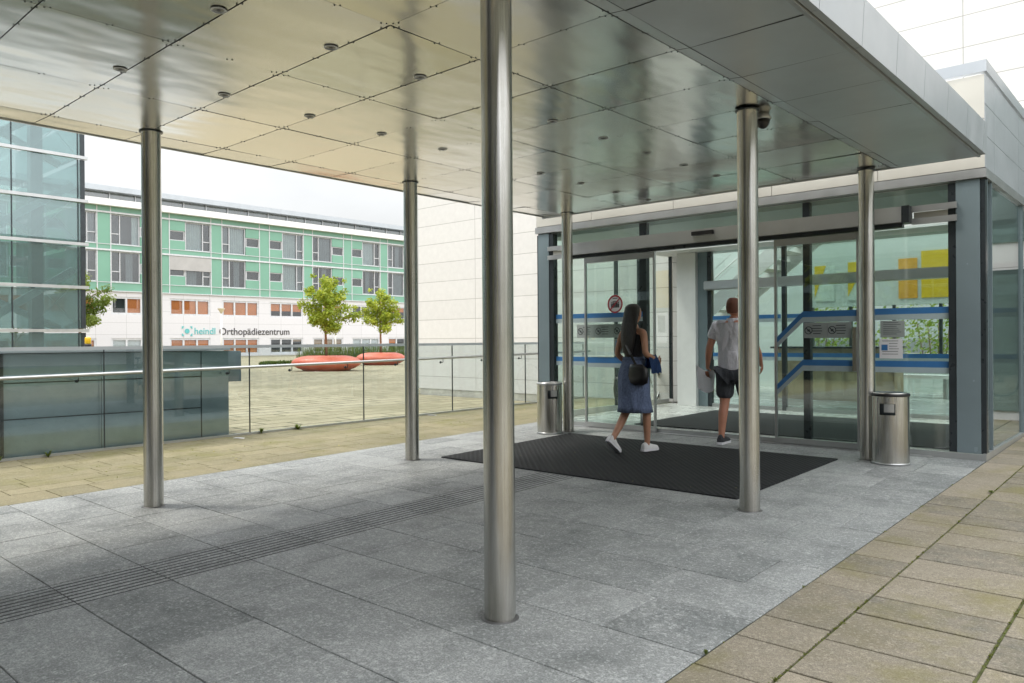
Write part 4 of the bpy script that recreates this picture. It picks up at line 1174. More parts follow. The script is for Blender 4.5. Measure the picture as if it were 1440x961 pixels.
# white base
mb = MB(); trip = []
for k, y0 in enumerate(bays):
    ya, yb = y0 + 0.0, y0 + 3.9
    for za, zb_ in ((0.18, 1.78), (3.90, 5.46)): trip.append((k, ya, yb, za, zb_))
for za, zb_ in ((-0.3, 0.18), (1.78, 3.90), (5.46, 5.895)): mb.box(W0, W1, gy0, gy1, za, zb_)
for y0 in bays:
    for za, zb_ in ((0.18, 1.78), (3.90, 5.46)): mb.box(W0, W1, y0 + 3.9, y0 + 5.12, za, zb_)
mb.build('white_base', mat_brick('white_base_cladding', (0.66, 0.65, 0.665), (0.64, 0.63, 0.645), (0.4, 0.4, 0.4), 2.56, 1.06, 0.012, axis='YZ', rough=0.5, plain=0.03), gb)
for k, ya, yb, za, zb_ in trip:
    t3 = (yb - ya) / 3
    w = framed('base_window', ya, yb, za, zb_, (ya + t3, ya + 2 * t3), (), t=0.16)
    up = za > 2
    for i in range(3):
        q0, q1 = ya + t3 * i + .06, ya + t3 * (i + 1) - .06
        if k <= 8 and (up or k in (7, 8)): m_, d = orange, (1.0 if not (k == 6 and i == 0) else 0.0)
        elif k == 9: m_, d = (orange, random.uniform(0.5, 0.7)) if up else (brown, random.choice((0, 0.2)))
        elif k == 10 and not up: m_, d = brown, 0.8
        elif k in (6, 11) and not up: m_, d = M['white'], 1.0
        elif k >= 11: m_, d = (orange, random.choice((0, 0, 0.4)))
        else: m_, d = (orange, random.choice((0, 0.4, 1)))
        if d > 0:
            mb = MB(); mb.box(GXF - 0.19, GXF - 0.17, q0, q1, zb_ - 0.08 - (zb_ - za - 0.16) * d, zb_ - 0.08); mb.build('blind', m_, w)
# roof storey
mb = MB(); mb.box(GXF - 10, GXF + 0.55, gy0 - .3, gy1 + .3, 13.325, 13.90); mb.build('cornice', M['white'], gb)
mb = MB(); mb.box(GXF - 0.55, GXF - 0.50, gy0, gy1, 13.905, 14.58); mb.build('clerestory_glass', glass('clerestory_dark_glass', (0.2, 0.25, 0.25), 0.2, (1, 1, 1), 4, (0.07, 0.10, 0.10), 1.0), gb)
y_ = gy0
while y_ < gy1:
    mb = MB(); mb.box(GXF - 0.495, GXF - 0.38, y_ - 0.05, y_ + 0.05, 13.905, 14.58); mb.build('clerestory_post', M['alu'], gb); y_ += 2.2
mb = MB(); mb.box(GXF - 10, GXF + 0.35, gy0 - .3, gy1 + .3, 14.585, 15.05); mb.build('roof', M['alu_pale'], gb)
# lettering on the base
RT = Matrix(((0, 0, 1), (1, 0, 0), (0, 1, 0))).to_4x4()
def letters(name, txt, y0, y1, zbase, col, parent, x=GXF + 0.02, bold=0.0):
    cu = bpy.data.curves.new(name, 'FONT'); cu.body = txt; cu.size = 1.0; cu.extrude = 0.02; cu.offset = bold
    o = bpy.data.objects.new(name, cu); COL.objects.link(o); cu.materials.append(col)
    bpy.context.view_layer.update()
    me = bpy.data.meshes.new_from_object(o.evaluated_get(bpy.context.evaluated_depsgraph_get()))
    bpy.data.objects.remove(o); bpy.data.curves.remove(cu)
    o = bpy.data.objects.new(name, me); COL.objects.link(o)
    if not me.materials: me.materials.append(col)
    bpy.context.view_layer.update()
    sx = (y1 - y0) / o.dimensions.x
    o.parent = parent; ol = ORG[parent]
    bb = min(v[0] for v in o.bound_box)
    o.matrix_local = Matrix.Translation(Vector((x, y0 - bb * sx, zbase)) - ol) @ RT @ Matrix.Diagonal((sx, sx, 1, 1))
    return o
sg = thing('wall_lettering', 'lettering heindl Orthopädiezentrum with a round logo on the white base', 'sign', (GXF + 0.02, 30, 2.2))
teal = simple('teal_letters', (0.12, 0.46, 0.46), 0.5); dgr = simple('dark_letters', (0.055, 0.05, 0.055), 0.5)
letters('lettering', 'heindl', 31.05, 33.10, 2.17, teal, sg, bold=0.004)
letters('lettering', 'Orthopädiezentrum', 33.52, 41.20, 2.12, dgr, sg, bold=0.004)
mb = MB(); mb.cyl((GXF + .012, 30.33, 2.45), (GXF + .045, 30.33, 2.45), 0.23, seg=28)
for sy in (-1, 1):
    for sz in (-1, 1):
        P = [(0.50, 0.46), (0.28, 0.46), (0.34, 0.36), (0.44, 0.22), (0.50, 0.20)]
        V = [mb.bm.verts.new((GXF + xo, 30.33 + sy * a, 2.45 + sz * b)) for xo in (0.012, 0.045) for a, b in P]
        mb.bm.faces.new(V[:5]); mb.bm.faces.new(V[5:][::-1])
        for i in range(5): mb.bm.faces.new((V[i], V[(i + 1) % 5], V[5 + (i + 1) % 5], V[5 + i]))
mb.build('logo', teal, sg)

# ------------------------------------------------------------------ planters and trees on the plaza
plm = None
pmat = k_ = NT('coral_red_fibreglass')
k_.bsdf(Base_Color=k_.mix(k_.noise(k_.coords(), 1.4, 5), (0.64, 0.125, 0.075), (0.74, 0.20, 0.12)), Roughness=k_.noise(k_.coords(), 6, 4, a=0.32, b=0.5))
pmat = k_.m
def planter(loc, rot, lab, L=1.62, Wd=0.95, H=0.72):
    t_ = thing('tree_planter', lab, 'planter', loc, 'red boat shaped tree planters')
    prof = [(0.60, 0.0), (0.64, 0.06), (0.80, 0.14), (0.93, 0.24), (0.99, 0.33), (1.0, 0.39), (0.985, 0.45), (0.93, 0.53), (0.82, 0.61), (0.66, 0.675), (0.48, 0.71), (0.42, 0.715), (0.40, 0.66), (0.0, 0.66)]
    mb = MB(); rings = []; seg = 56
    for r, z in prof:
        ring = []
        for i in range(seg):
            a = 2 * math.pi * i / seg
            ex = 0.88
            cx = math.copysign(abs(math.cos(a)) ** ex, math.cos(a)) * L * (0.16 + 0.84 * r); cy = math.copysign(abs(math.sin(a)) ** 0.8, math.sin(a)) * Wd * r
            if r < 0.01: cx = 0
            zz_ = z
            ring.append(mb.bm.verts.new(Vector(loc) + Vector((cx * math.cos(rot) - cy * math.sin(rot), cx * math.sin(rot) + cy * math.cos(rot), zz_ * H / 0.715))))
        if rings:
            for i in range(seg):
                j = (i + 1) % seg; f_ = mb.bm.faces.new((rings[-1][i], rings[-1][j], ring[j], ring[i])); f_.smooth = True
        rings.append(ring)
    mb.bm.faces.new(list(reversed(rings[0]))); bmesh.ops.remove_doubles(mb.bm, verts=rings[-1], dist=0.5)
    mb.build('shell', pmat, t_)
    mb = MB(); mb.lathe(Vector(loc), [(0.0, 0.0), (0.55, 0.0), (0.55, 0.012), (0.0, 0.012)], 24); 
    for v in mb.bm.verts: v.co.z += H * 0.925
    mb.build('soil', simple('dark_soil', (0.06, 0.045, 0.03), 0.95), t_)
    return t_
planter((-27.85, 18.15, 0.0), math.radians(41), 'red boat shaped planter, the nearer one, holding the larger tree')
planter((-32.55, 25.1, 0.0), math.radians(44), 'red boat shaped planter, the farther one, holding the smaller tree', L=1.42, Wd=0.85)

LEAF = mat_leaf('young_tree_leaf', (0.20, 0.28, 0.018), (0.46, 0.50, 0.045))
LEAF2 = mat_leaf('dark_tree_leaf', (0.09, 0.15, 0.02), (0.22, 0.28, 0.04))
LEAF3 = mat_leaf('street_tree_leaf', (0.09, 0.13, 0.015), (0.25, 0.27, 0.03))
BARK = simple('reddish_bark', (0.30, 0.17, 0.10), 0.9, var=0.25, scale=9)
def tree(name, lab, loc, zb, ztop, rad, seed, leaf, n=2600, lean=0.0, group=None, lsz=(0.07, 0.15), trunk_r=0.065, spikes=6):
    rnd = random.Random(seed)
    t_ = thing(name, lab, 'tree', loc, group)
    X, Y, Z = loc; H = ztop - zb
    base = Vector(loc); top = Vector((X + lean * .4, Y + lean * .4, ztop - 0.25 * H))
    tr_ = MB(); path = [base, base.lerp(top, 0.4) + Vector((rnd.uniform(-.04, .04), rnd.uniform(-.04, .04), 0)), base.lerp(top, 0.75), top]
    tr_.tube(path, 0.05, 10, rs=[trunk_r, trunk_r * 0.8, trunk_r * 0.5, trunk_r * 0.2])
    clus = []
    nb = 15
    for i in range(nb):
        u = 0.12 + 0.8 * i / nb
        a = i * 2.4 + rnd.uniform(-.4, .4)
        st_ = base.lerp(top, min(0.95, (zb - Z + u * H * 0.62) / (top.z - Z)))
        prof = math.sin(math.pi * (0.18 + 0.80 * u)) ** 0.75
        R_ = rad * prof * rnd.uniform(0.72, 1.12)
        e_ = Vector((st_.x + math.cos(a) * R_, st_.y + math.sin(a) * R_, zb + u * H + rnd.uniform(-0.1, 0.25) * H * 0.3))
        m_ = st_.lerp(e_, 0.5) + Vector((0, 0, 0.08 * H * rnd.random()))
        tr_.tube([st_, m_, e_], 0.02, 6, rs=[trunk_r * 0.35, trunk_r * 0.2, 0.006])
        for f_ in (0.35, 0.62, 0.85, 1.0):
            c_ = st_.lerp(m_, f_ * 2) if f_ < 0.5 else m_.lerp(e_, f_ * 2 - 1)
            clus.append((c_, rad * rnd.uniform(0.16, 0.30) * (1.25 - 0.4 * f_)))
    for i in range(spikes):
        a = rnd.uniform(0, 6.28); u = rnd.uniform(0.3, 1.0); R_ = rad * rnd.uniform(0.9, 1.25) * (1.15 - 0.7 * u)
        clus.append((Vector((X + math.cos(a) * R_, Y + math.sin(a) * R_, zb + u * H)), rad * 0.12))
    clus.append((Vector((top.x, top.y, ztop - 0.12 * H)), rad * 0.22)); clus.append((Vector((top.x, top.y, ztop - 0.03 * H)), rad * 0.10))
    tr_.build('trunk', BARK, t_)
    cr_ = MB(); tints = []; tot = sum(r ** 2 for c, r in clus)
    for c_, r in clus:
        tone = rnd.uniform(0.1, 0.9)
        for _ in range(int(n * r * r / tot)):
            d = Vector((rnd.gauss(0, 1), rnd.gauss(0, 1), rnd.gauss(0, 0.8))).normalized() * r * rnd.random() ** 0.45
            p_ = c_ + d; s_ = rnd.uniform(*lsz)
            nrm = (d.normalized() * 0.6 + Vector((rnd.gauss(0, .6), rnd.gauss(0, .6), 0.7 + rnd.gauss(0, .4)))).normalized()
            a_ = nrm.orthogonal().normalized(); a_ = Matrix.Rotation(rnd.uniform(0, 6.28), 3, nrm) @ a_; b_ = nrm.cross(a_)
            cr_.face([p_ - a_ * s_, p_ - b_ * s_ * .55, p_ + a_ * s_ - nrm * s_ * .3, p_ + b_ * s_ * .55]); tints.append(min(1, max(0, rnd.gauss(tone, 0.22))))
    o = cr_.build('crown', leaf, t_, normals=False); set_tint(o, tints)
    return t_
tg = 'young trees on the plaza'
tree('young_tree', 'young tree with the larger loose bright green crown, in the nearer red planter', (-27.85, 18.15, 0.66), 1.75, 4.5, 1.42, 4, LEAF, 5200, group=tg, spikes=12, lsz=(0.045, 0.10))
tree('young_tree', 'young tree with the smaller compact green crown, in the farther red planter', (-32.55, 25.1, 0.66), 1.85, 4.40, 1.25, 9, LEAF, 4600, group=tg, spikes=5, lsz=(0.045, 0.10))
tree('broad_tree', 'leafy tree peeking out from behind the glass tower', (-45.0, 13.3, 0.0), 2.25, 5.5, 1.75, 14, LEAF2, 5200, trunk_r=0.1, lsz=(0.05, 0.11))

# lamps and planting in front of the clinic
def lamp(lab, x, y, h):
    t_ = thing('plaza_lamp', lab, 'street lamp', (x, y, 0), 'white lamp posts on the plaza')
    mb = MB(); mb.cyl((x, y, 0), (x, y, h - 0.42), 0.065, 0.05, 14); mb.build('pole', M['white'], t_)
    mb = MB(); mb.lathe((x, y, h - 0.42), [(0.05, 0.0), (0.11, 0.12), (0.26, 0.36), (0.28, 0.40), (0.0, 0.42)], 20); mb.build('lamp_head', simple('cream_lamp_glass', (0.62, 0.56, 0.42), 0.3), t_)
lamp('slim white lamp post standing in front of the wall lettering', -52, 25.45, 3.95)
lamp('slim white pole behind the larger young tree', -46, 31.45, 3.9)
random.seed(31)
def plants(name, lab, cat, x0, x1, y0, y1, h0, h1, n, blade, mat, group=None):
    mb = MB()
    for _ in range(n):
        x, y = random.uniform(x0, x1), random.uniform(y0, y1); h = random.uniform(h0, h1); a = random.uniform(0, 6.28); w = blade * random.uniform(0.6, 1.4); b = random.uniform(0, 6.28); le = h * random.uniform(0.05, 0.35)
        dx, dy = math.cos(a) * w, math.sin(a) * w; z = random.uniform(0, 0.55) * h if blade > 0.03 else 0
        mb.face([(x - dx, y - dy, z), (x + dx, y + dy, z), (x + math.cos(b) * le + dx * .3, y + math.sin(b) * le + dy * .3, z + h * (0.5 if blade > .03 else 1)), (x + math.cos(b) * le - dx * .3, y + math.sin(b) * le - dy * .3, z + h * (0.5 if blade > .03 else 1))])
    o = mb.build(name, mat, normals=False); set_tint(o); return o
hedge_leaf = mat_leaf('hedge_leaf', (0.035, 0.06, 0.014), (0.08, 0.12, 0.03))
o = plants('low_hedge', '', '', -37.5, -36.6, 20.2, 27.5, 0.15, 0.32, 5200, 0.05, hedge_leaf); tag(o, 'low clipped dark green hedge behind the nearer planter', 'hedge')
o = plants('tall_grass', '', '', -41.5, -40.0, 25.2, 36.5, 0.5, 1.25, 2600, 0.02, mat_leaf('grass_blade', (0.06, 0.085, 0.02), (0.16, 0.19, 0.06))); tag(o, kind='stuff')

# ------------------------------------------------------------------ what stands opposite, plus an added dark block (seen in the glass and the steel)
ob = thing('opposite_building', 'white banded building across the street, mirrored in the glass', 'building', (36, 20, 0))
mb = MB()
for z in (0.9, 4.3, 7.7, 11.1): mb.box(36, 36.4, -40, 80, z, z + 1.25)
mb.box(36.41, 46, -40, 80, 0, 12.3)
mb.build('white_band', M['white'], ob)
mb = MB()
for z in (2.2, 5.6, 9.0): mb.box(36.2, 36.4, -40, 80, z, z + 2.05)
mb.build('window_band', glass('mirror_dark_glass', (0.2, 0.25, 0.25), 0.12, (1, 1, 1), 4, (0.05, 0.09, 0.085), 1.0), ob)
mb = MB(); y_ = -40
while y_ < 80:
    for z in (2.2, 5.6, 9.0): mb.box(36.0, 36.19, y_, y_ + 0.35, z, z + 2.05)
    y_ += 2.4
mb.build('pier', M['white'], ob)
rb = thing('added_rear_block', 'unseen dark block added behind the camera to darken the steel column reflections', 'building', (-8, -26, 0))
mb = MB(); mb.box(-60, 33, -28, -15.5, -0.35, 11); mb.build('dark_facade', simple('dark_facade_panel', (0.018, 0.02, 0.023), 0.45, var=0.3, scale=0.3), rb)  # unseen block added, coloured near black for dark bands in the columns
for k in range(4):
    mb = MB(); mb.box(-60, 33, -15.49, -15.35, 3.2 + k * 2.6, 3.6 + k * 2.6); mb.build('floor_band', M['alu_blue'], rb)
random.seed(44)
for i, (x, y, h, lab) in enumerate(((-12, -13.2, 5, 'bushy street tree farthest left behind the camera'), (-6, -12.5, 6, 'tall bushy street tree behind the camera'), (1.5, -12.5, 5.5, 'bushy street tree behind the camera near the parked row'), (11, -13, 6, 'bushy street tree at the corner behind the camera'))):
    tree('street_tree', lab, (x, y, -0.35), 1.0, h, 1.7, 60 + i, LEAF3, 1500, group='street trees behind the camera', lsz=(0.25, 0.45), trunk_r=0.16)
# ------------------------------------------------------------------ people
def skin_bm(nodes, edges, root, sub=2):
    """grow one surface round a skeleton; nodes: name -> (pos, rx, ry)"""
    names = list(nodes); me = bpy.data.meshes.new('skeleton')
    me.from_pydata([nodes[n][0] for n in names], [(names.index(a), names.index(b)) for a, b in edges], [])
    o = bpy.data.objects.new('skeleton', me); COL.objects.link(o)
    o.modifiers.new('Skin', 'SKIN').use_smooth_shade = True
    if sub: 
        m = o.modifiers.new('Sub', 'SUBSURF'); m.levels = sub; m.render_levels = sub
    for i, n in enumerate(names):
        sv = me.skin_vertices[0].data[i]; r = nodes[n][1:]
        sv.radius = (r[0], r[1] if len(r) > 1 else r[0]); sv.use_root = (n == root)
    dg = bpy.context.evaluated_depsgraph_get(); dg.update()
    ev = bpy.data.meshes.new_from_object(o.evaluated_get(dg))
    bm = bmesh.new(); bm.from_mesh(ev)
    bpy.data.objects.remove(o); bpy.data.meshes.remove(ev); bpy.data.meshes.remove(me)
    return bm
def add_bm(dst, src, mi=0):
    me = bpy.data.meshes.new('t'); src.to_mesh(me); src.free()
    k = len(dst.faces); dst.from_mesh(me); bpy.data.meshes.remove(me); dst.faces.ensure_lookup_table()
    for f in dst.faces[k:]: f.material_index = mi; f.smooth = True
def head_bm(c, s=1.0, yaw=0.0, tilt=0.0):
    bm = bmesh.new(); bmesh.ops.create_uvsphere(bm, u_segments=36, v_segments=26, radius=1.0)
    for v in bm.verts:
        x, y, z = v.co
        X, Y, Z = x * 0.074, y * 0.094, z * 0.116
        if z < 0:
            t = -z; X *= 1 - 0.30 * t ** 1.5; Y = Y * (1 - 0.16 * t) + 0.018 * t
        if y > 0:
            Y *= 1 - 0.05 * (1 - abs(z))
            g = lambda x0, z0, sx, sz: math.exp(-((x - x0) / sx) ** 2 - ((z - z0) / sz) ** 2)
            Y += 0.026 * g(0, -0.18, 0.16, 0.22) * (y > 0.5) + 0.006 * g(0, 0.22, 0.6, 0.10)     # nose, brow
            Y -= 0.010 * (g(0.36, 0.04, 0.18, 0.12) + g(-0.36, 0.04, 0.18, 0.12))               # eye hollows
            Y += 0.007 * g(0, -0.52, 0.25, 0.06) + 0.008 * g(0, -0.82, 0.25, 0.14)              # mouth, chin
        v.co = (X, Y, Z)
    for sx in (-1, 1):
        e = bmesh.new(); bmesh.ops.create_uvsphere(e, u_segments=12, v_segments=8, radius=1.0)
        for v in e.verts: v.co = Vector((sx * 0.078 + v.co.x * 0.010, -0.008 + v.co.y * 0.020, -0.006 + v.co.z * 0.032))
        add_bm(bm, e, 0)
        e = bmesh.new(); bmesh.ops.create_uvsphere(e, u_segments=12, v_segments=8, radius=0.0115)
        for v in e.verts: v.co += Vector((sx * 0.028, 0.0765, 0.004))
        add_bm(bm, e, 1)
    Mx = Matrix.Translation(c) @ Matrix.Rotation(yaw, 4, 'Z') @ Matrix.Rotation(tilt, 4, 'X') @ Matrix.Scale(s, 4)
    bmesh.ops.transform(bm, matrix=Mx, verts=bm.verts)
    return bm
def hand_nodes(tag_, wrist, d, palm_n, side, curl=0.5, s=1.0):
    """palm and five bent fingers; d points along the hand, palm_n out of the palm, side to the thumb"""
    d, n, sd = Vector(d).normalized(), Vector(palm_n).normalized(), Vector(side).normalized()
    w = Vector(wrist); N, E = {}, []
    pc = w + d * 0.045 * s; pe = w + d * 0.085 * s
    N[tag_ + 'p'] = (pc, 0.036 * s, 0.017 * s); E.append((tag_ + 'w', tag_ + 'p'))
    fingers = []
    for i, (off, ln) in enumerate(((0.030, 0.072), (0.010, 0.082), (-0.010, 0.076), (-0.029, 0.060))):
        b = pe + sd * off * s; dd = d; p = b; ch = [b - d * 0.03 * s]
        for k in range(3):
            ch.append(p); ang = curl * (0.35 + 0.35 * k); dd = (d * math.cos(ang) + n * math.sin(ang)).normalized(); p = p + dd * ln * s * (0.42, 0.33, 0.25)[k]
        ch.append(p); fingers.append((ch, 0.0088 * s))
    b = w + d * 0.03 * s + sd * 0.022 * s
    fingers.append(([b, b + (sd * .8 + d * .5) * 0.030 * s, b + (sd * .9 + d * 1.15 + n * .3) * 0.042 * s, b + (sd * .8 + d * 1.7 + n * .6) * 0.05 * s], 0.0100 * s))
    return N, E, fingers
def finger_bm(ch, r):
    N = {i: (p, r * (1.05 - 0.09 * i)) for i, p in enumerate(ch)}
    return skin_bm(N, [(i, i + 1) for i in range(len(ch) - 1)], 0, 1)

skin_f = simple('tan_skin', (0.52, 0.27, 0.17), 0.5, var=0.06, scale=12)
skin_m = simple('sunburnt_skin', (0.54, 0.25, 0.16), 0.5, var=0.08, scale=12)
eye = simple('dark_eye', (0.03, 0.02, 0.015), 0.15)

def body(parent, nodes, edges, hands, hc, hs, hyaw, htilt, mat, loc, rotz):
    nodes = dict(nodes); edges = list(edges); fing = []
    for h in hands:
        N, E, F = h; nodes.update(N); edges += E; fing += F
    bm = skin_bm(nodes, edges, 'pelvis', 2)
    for ch, r in fing: add_bm(bm, finger_bm(ch, r))
    add_bm2 = head_bm(Vector(hc), hs, hyaw, htilt)
    me = bpy.data.meshes.new('t'); add_bm2.to_mesh(me); add_bm2.free(); bm.from_mesh(me); bpy.data.meshes.remove(me)
    for f in bm.faces: f.smooth = True
    me = bpy.data.meshes.new('body'); bm.to_mesh(me); bm.free()
    return link_mesh('body', me, [mat, eye], parent)
def bm_part(name, bm, mat, parent):
    for f in bm.faces: f.smooth = True
    me = bpy.data.meshes.new(name); bm.to_mesh(me); bm.free()
    return link_mesh(name, me, mat, parent)
def loft_part(name, rings, mat, parent, seg=28, open_ends=False):
    mb = MB(); mb.loft(rings, seg)
    if open_ends:
        bmesh.ops.delete(mb.bm, geom=[f for f in mb.bm.faces if len(f.verts) > 4], context='FACES')
    return mb.build(name, mat, parent)

# ---- woman walking to the door, seen from behind
wl = (-2.235, 4.70, gz(4.70) + 0.013)
wo = thing('person', 'woman with long dark hair, black sleeveless top, denim skirt and white shoes', 'person', (0, 0, 0))
V = Vector
W = {'pelvis': (V((0, 0, .95)), .115, .09), 'waist': (V((0, .005, 1.08)), .10, .075), 'chest': (V((0, .01, 1.25)), .115, .085), 'upper': (V((0, .0, 1.36)), .10, .065), 'neckb': (V((0, .0, 1.425)), .048, .045), 'neck': (V((0, .012, 1.50)), .044, .042),
     'sr': (V((.155, -.005, 1.375)), .048, .048), 'er': (V((.225, -.06, 1.13)), .036), 'fr': (V((.235, .06, 1.07)), .034), 'rw': (V((.215, .165, 1.05)), .024, .020),
     'sl': (V((-.155, -.005, 1.375)), .048, .048), 'el': (V((-.225, -.03, 1.12)), .036), 'fl': (V((-.225, .07, 1.05)), .034), 'lw': (V((-.185, .17, 1.03)), .024, .020),
     'hr': (V((.085, .02, .86)), .088), 'tr': (V((.088, .075, .68)), .074), 'kr': (V((.088, .125, .48)), .052), 'cr': (V((.09, .120, .34)), .050), 'ar': (V((.092, .125, .10)), .033), 'heelr': (V((.092, .115, .045)), .032), 'toer': (V((.10, .25, .032)), .03),
     'hl': (V((-.085, -.01, .86)), .088), 'tl': (V((-.088, -.02, .67)), .074), 'kl': (V((-.09, -.02, .47)), .052), 'cl': (V((-.09, -.11, .345)), .050), 'al': (V((-.092, -.255, .165)), .033), 'heell': (V((-.092, -.285, .125)), .030), 'toel': (V((-.092, -.175, .035)), .028)}
We = [('pelvis', 'waist'), ('waist', 'chest'), ('chest', 'upper'), ('upper', 'neckb'), ('neckb', 'neck'), ('upper', 'sr'), ('sr', 'er'), ('er', 'fr'), ('fr', 'rw'), ('upper', 'sl'), ('sl', 'el'), ('el', 'fl'), ('fl', 'lw'),
      ('pelvis', 'hr'), ('hr', 'tr'), ('tr', 'kr'), ('kr', 'cr'), ('cr', 'ar'), ('ar', 'heelr'), ('heelr', 'toer'), ('pelvis', 'hl'), ('hl', 'tl'), ('tl', 'kl'), ('kl', 'cl'), ('cl', 'al'), ('al', 'heell'), ('heell', 'toel')]
hands = [hand_nodes('r', W['rw'][0], (-.25, 1, -.1), (-1, 0, -.2), (0, .1, 1), 0.9, 0.92), hand_nodes('l', W['lw'][0], (.3, 1, -.1), (1, 0, -.2), (0, .1, 1), 0.9, 0.92)]
body(wo, W, We, hands, (0, .025, 1.585), 0.97, 0.15, -0.05, skin_f, None, 0)
cloth_b = cloth('black_cotton', (0.020, 0.021, 0.024), 0.3); denim = cloth('blue_denim', (0.145, 0.19, 0.31), 0.2)
top = {'a': (V((0, .003, 1.0)), .142, .108), 'b': (V((0, .005, 1.10)), .120, .094), 'c': (V((0, .01, 1.25)), .133, .102), 'd': (V((0, .0, 1.365)), .118, .080), 'e': (V((.115, -.003, 1.39)), .052, .055), 'f': (V((-.115, -.003, 1.39)), .052, .055)}
bm_part('top', skin_bm(top, [('a', 'b'), ('b', 'c'), ('c', 'd'), ('d', 'e'), ('d', 'f')], 'c'), cloth_b, wo)
loft_part('skirt', [((0, .003, 1.055), .140, .108), ((0, .0, .98), .168, .128), ((0, -.005, .89), .190, .152), ((0, 0, .78), .196, .160), ((0, .01, .64), .192, .170), ((0, .02, .52), .200, .186), ((0, .022, .455), .212, .200), ((0, .022, .457), .200, .190), ((0, .02, .54), .190, .176)], denim, wo)
loft_part('waistband', [((0, .003, 1.052), .1415, .1095), ((0, .003, 1.075), .139, .107), ((0, .003, 1.09), .132, .102)], denim, wo)
k_ = NT('dark_hair'); st1 = k_.noise(k_.coords((1, 1, 0.05)), 150, 3)
k_.bsdf(Base_Color=k_.mix(st1, (0.006, 0.005, 0.005), (0.030, 0.024, 0.020)), Roughness=0.42, Normal=k_.bump(st1, 0.9, 0.012)); hair = k_.m
loft_part('hair', [((0, .0, 1.700), .016, .02), ((0, -.004, 1.692), .050, .062), ((0, -.012, 1.66), .080, .092), ((0, -.026, 1.60), .090, .092), ((0, -.048, 1.53), .094, .076), ((0, -.070, 1.45), .104, .062), ((0, -.090, 1.35), .106, .050), ((.005, -.105, 1.24), .094, .040), ((.008, -.112, 1.14), .066, .028), ((.01, -.112, 1.09), .02, .012)], hair, wo)
shoe_w = simple('white_leather', (0.80, 0.80, 0.79), 0.45)
def shoe(parent, heel, toe, up, mat, sole_mat, s=1.0):
    heel, toe, up = V(heel), V(toe), V(up)
    d = (toe - heel).normalized(); sd = d.cross(up).normalized(); u = sd.cross(d)
    L = 0.26 * s; P = None; mb = MB()
    prof = [(-0.035, .030, .075), (0.0, .037, .088), (.06, .038, .085), (.11, .042, .062), (.17, .047, .048), (.215, .040, .038), (.238, .018, .022)]
    for x, w, h in prof:
        c = heel + d * x * s
        ring = [mb.bm.verts.new(c + sd * w * s * math.cos(a) + u * (h * s * max(0, math.sin(a)) + (0.0 if math.sin(a) >= 0 else -.004))) for a in [2 * math.pi * i / 16 for i in range(16)]]
        if P:
            for i in range(16): mb.bm.faces.new((P[i], P[(i + 1) % 16], ring[(i + 1) % 16], ring[i]))
        else: mb.bm.faces.new(ring[::-1])
        P = ring
    mb.bm.faces.new(P); sh = mb.build('shoe', mat, parent, smooth=True)
    mb = MB(); P = None
    for x, w, h in [(-.040, .030, 0), (0, .040, 0), (.06, .040, 0), (.11, .044, 0), (.17, .050, 0), (.215, .043, 0), (.245, .018, 0)]:
        c = heel + d * x * s
        q = [mb.bm.verts.new(c + sd * w * s * k + u * z * s) for k, z in ((-1, -.022), (1, -.022), (1, .004), (-1, .004))]
        if P:
            for i in range(4): mb.bm.faces.new((P[i], P[(i + 1) % 4], q[(i + 1) % 4], q[i]))
        else: mb.bm.faces.new(q[::-1])
        P = q
    mb.bm.faces.new(P); mb.build('sole', sole_mat, sh)
shoe(wo, (.092, .075, .024), (.10, .31, .024), (0, 0, 1), shoe_w, M['paper'], 0.93)
shoe(wo, (-.092, -.315, .135), (-.092, -.14, -.005), (0, .75, .75), shoe_w, M['paper'], 0.93)
wo.location = wl; wo.rotation_euler = (0, 0, math.radians(-8))
def follow(o, ref): o.location = ref.location; o.rotation_euler = ref.rotation_euler
# her bag and jacket
bg = thing('shoulder_bag', 'round black bag hanging on the back of the woman in the denim skirt', 'bag', (0, 0, 0))
mb = MB(); mb.loft([((.16, -.10, .77), .06, .035), ((.16, -.105, .80), .125, .058), ((.16, -.11, .88), .142, .068), ((.16, -.105, .96), .128, .06), ((.16, -.14, 1.01), .08, .04)], 26); mb.build('pouch', simple('black_leather', (0.012, 0.012, 0.013), 0.4), bg)
mb = MB(); pth = [(.17, -.15, .99), (.10, -.165, 1.12), (-.04, -.13, 1.28), (-.10, -.08, 1.40), (-.11, -.01, 1.435), (-.08, .09, 1.36)]
for p_, q_ in zip(pth, pth[1:]): mb.beam(p_, q_, 0.028, 0.005, up=(0, -1, .4))
mb.build('strap', M['black'], bg); follow(bg, wo)
jk = thing('jacket', 'blue jacket draped over the right forearm of the woman', 'jacket', (0, 0, 0))
mb = MB()
def drape(mb, c, ln, wd, seed):
    rnd = random.Random(seed); rows = []
    for i in range(9):
        u = i / 8; a = math.pi * (u - .5) if 0.3 < u < 0.7 else None
        s_ = (u - .5) * 2
        zz = -abs(s_) ** 1.0 * ln * (1.0 if s_ > 0 else 0.75); xx = s_ / (abs(s_) + 0.15) * 0.055
        rows.append([mb.bm.verts.new(V(c) + V((xx + 0.012 * math.sin(j * 1.9 + i), (j / 7 - .5) * wd * (1 + .25 * abs(s_)), zz + 0.05 + 0.008 * math.sin(j * 2.3)))) for j in range(8)])
    for A, B in zip(rows, rows[1:]):
        for j in range(7): mb.bm.faces.new((A[j], A[j + 1], B[j + 1], B[j]))
    r = bmesh.ops.solidify(mb.bm, geom=mb.bm.faces[:], thickness=0.008)
drape(mb, (.235, .05, 1.065), 0.21, 0.15, 2)
mb.build('cloth', cloth('royal_blue_cloth', (0.05, 0.11, 0.27), 0.2), jk, smooth=True); follow(jk, wo)

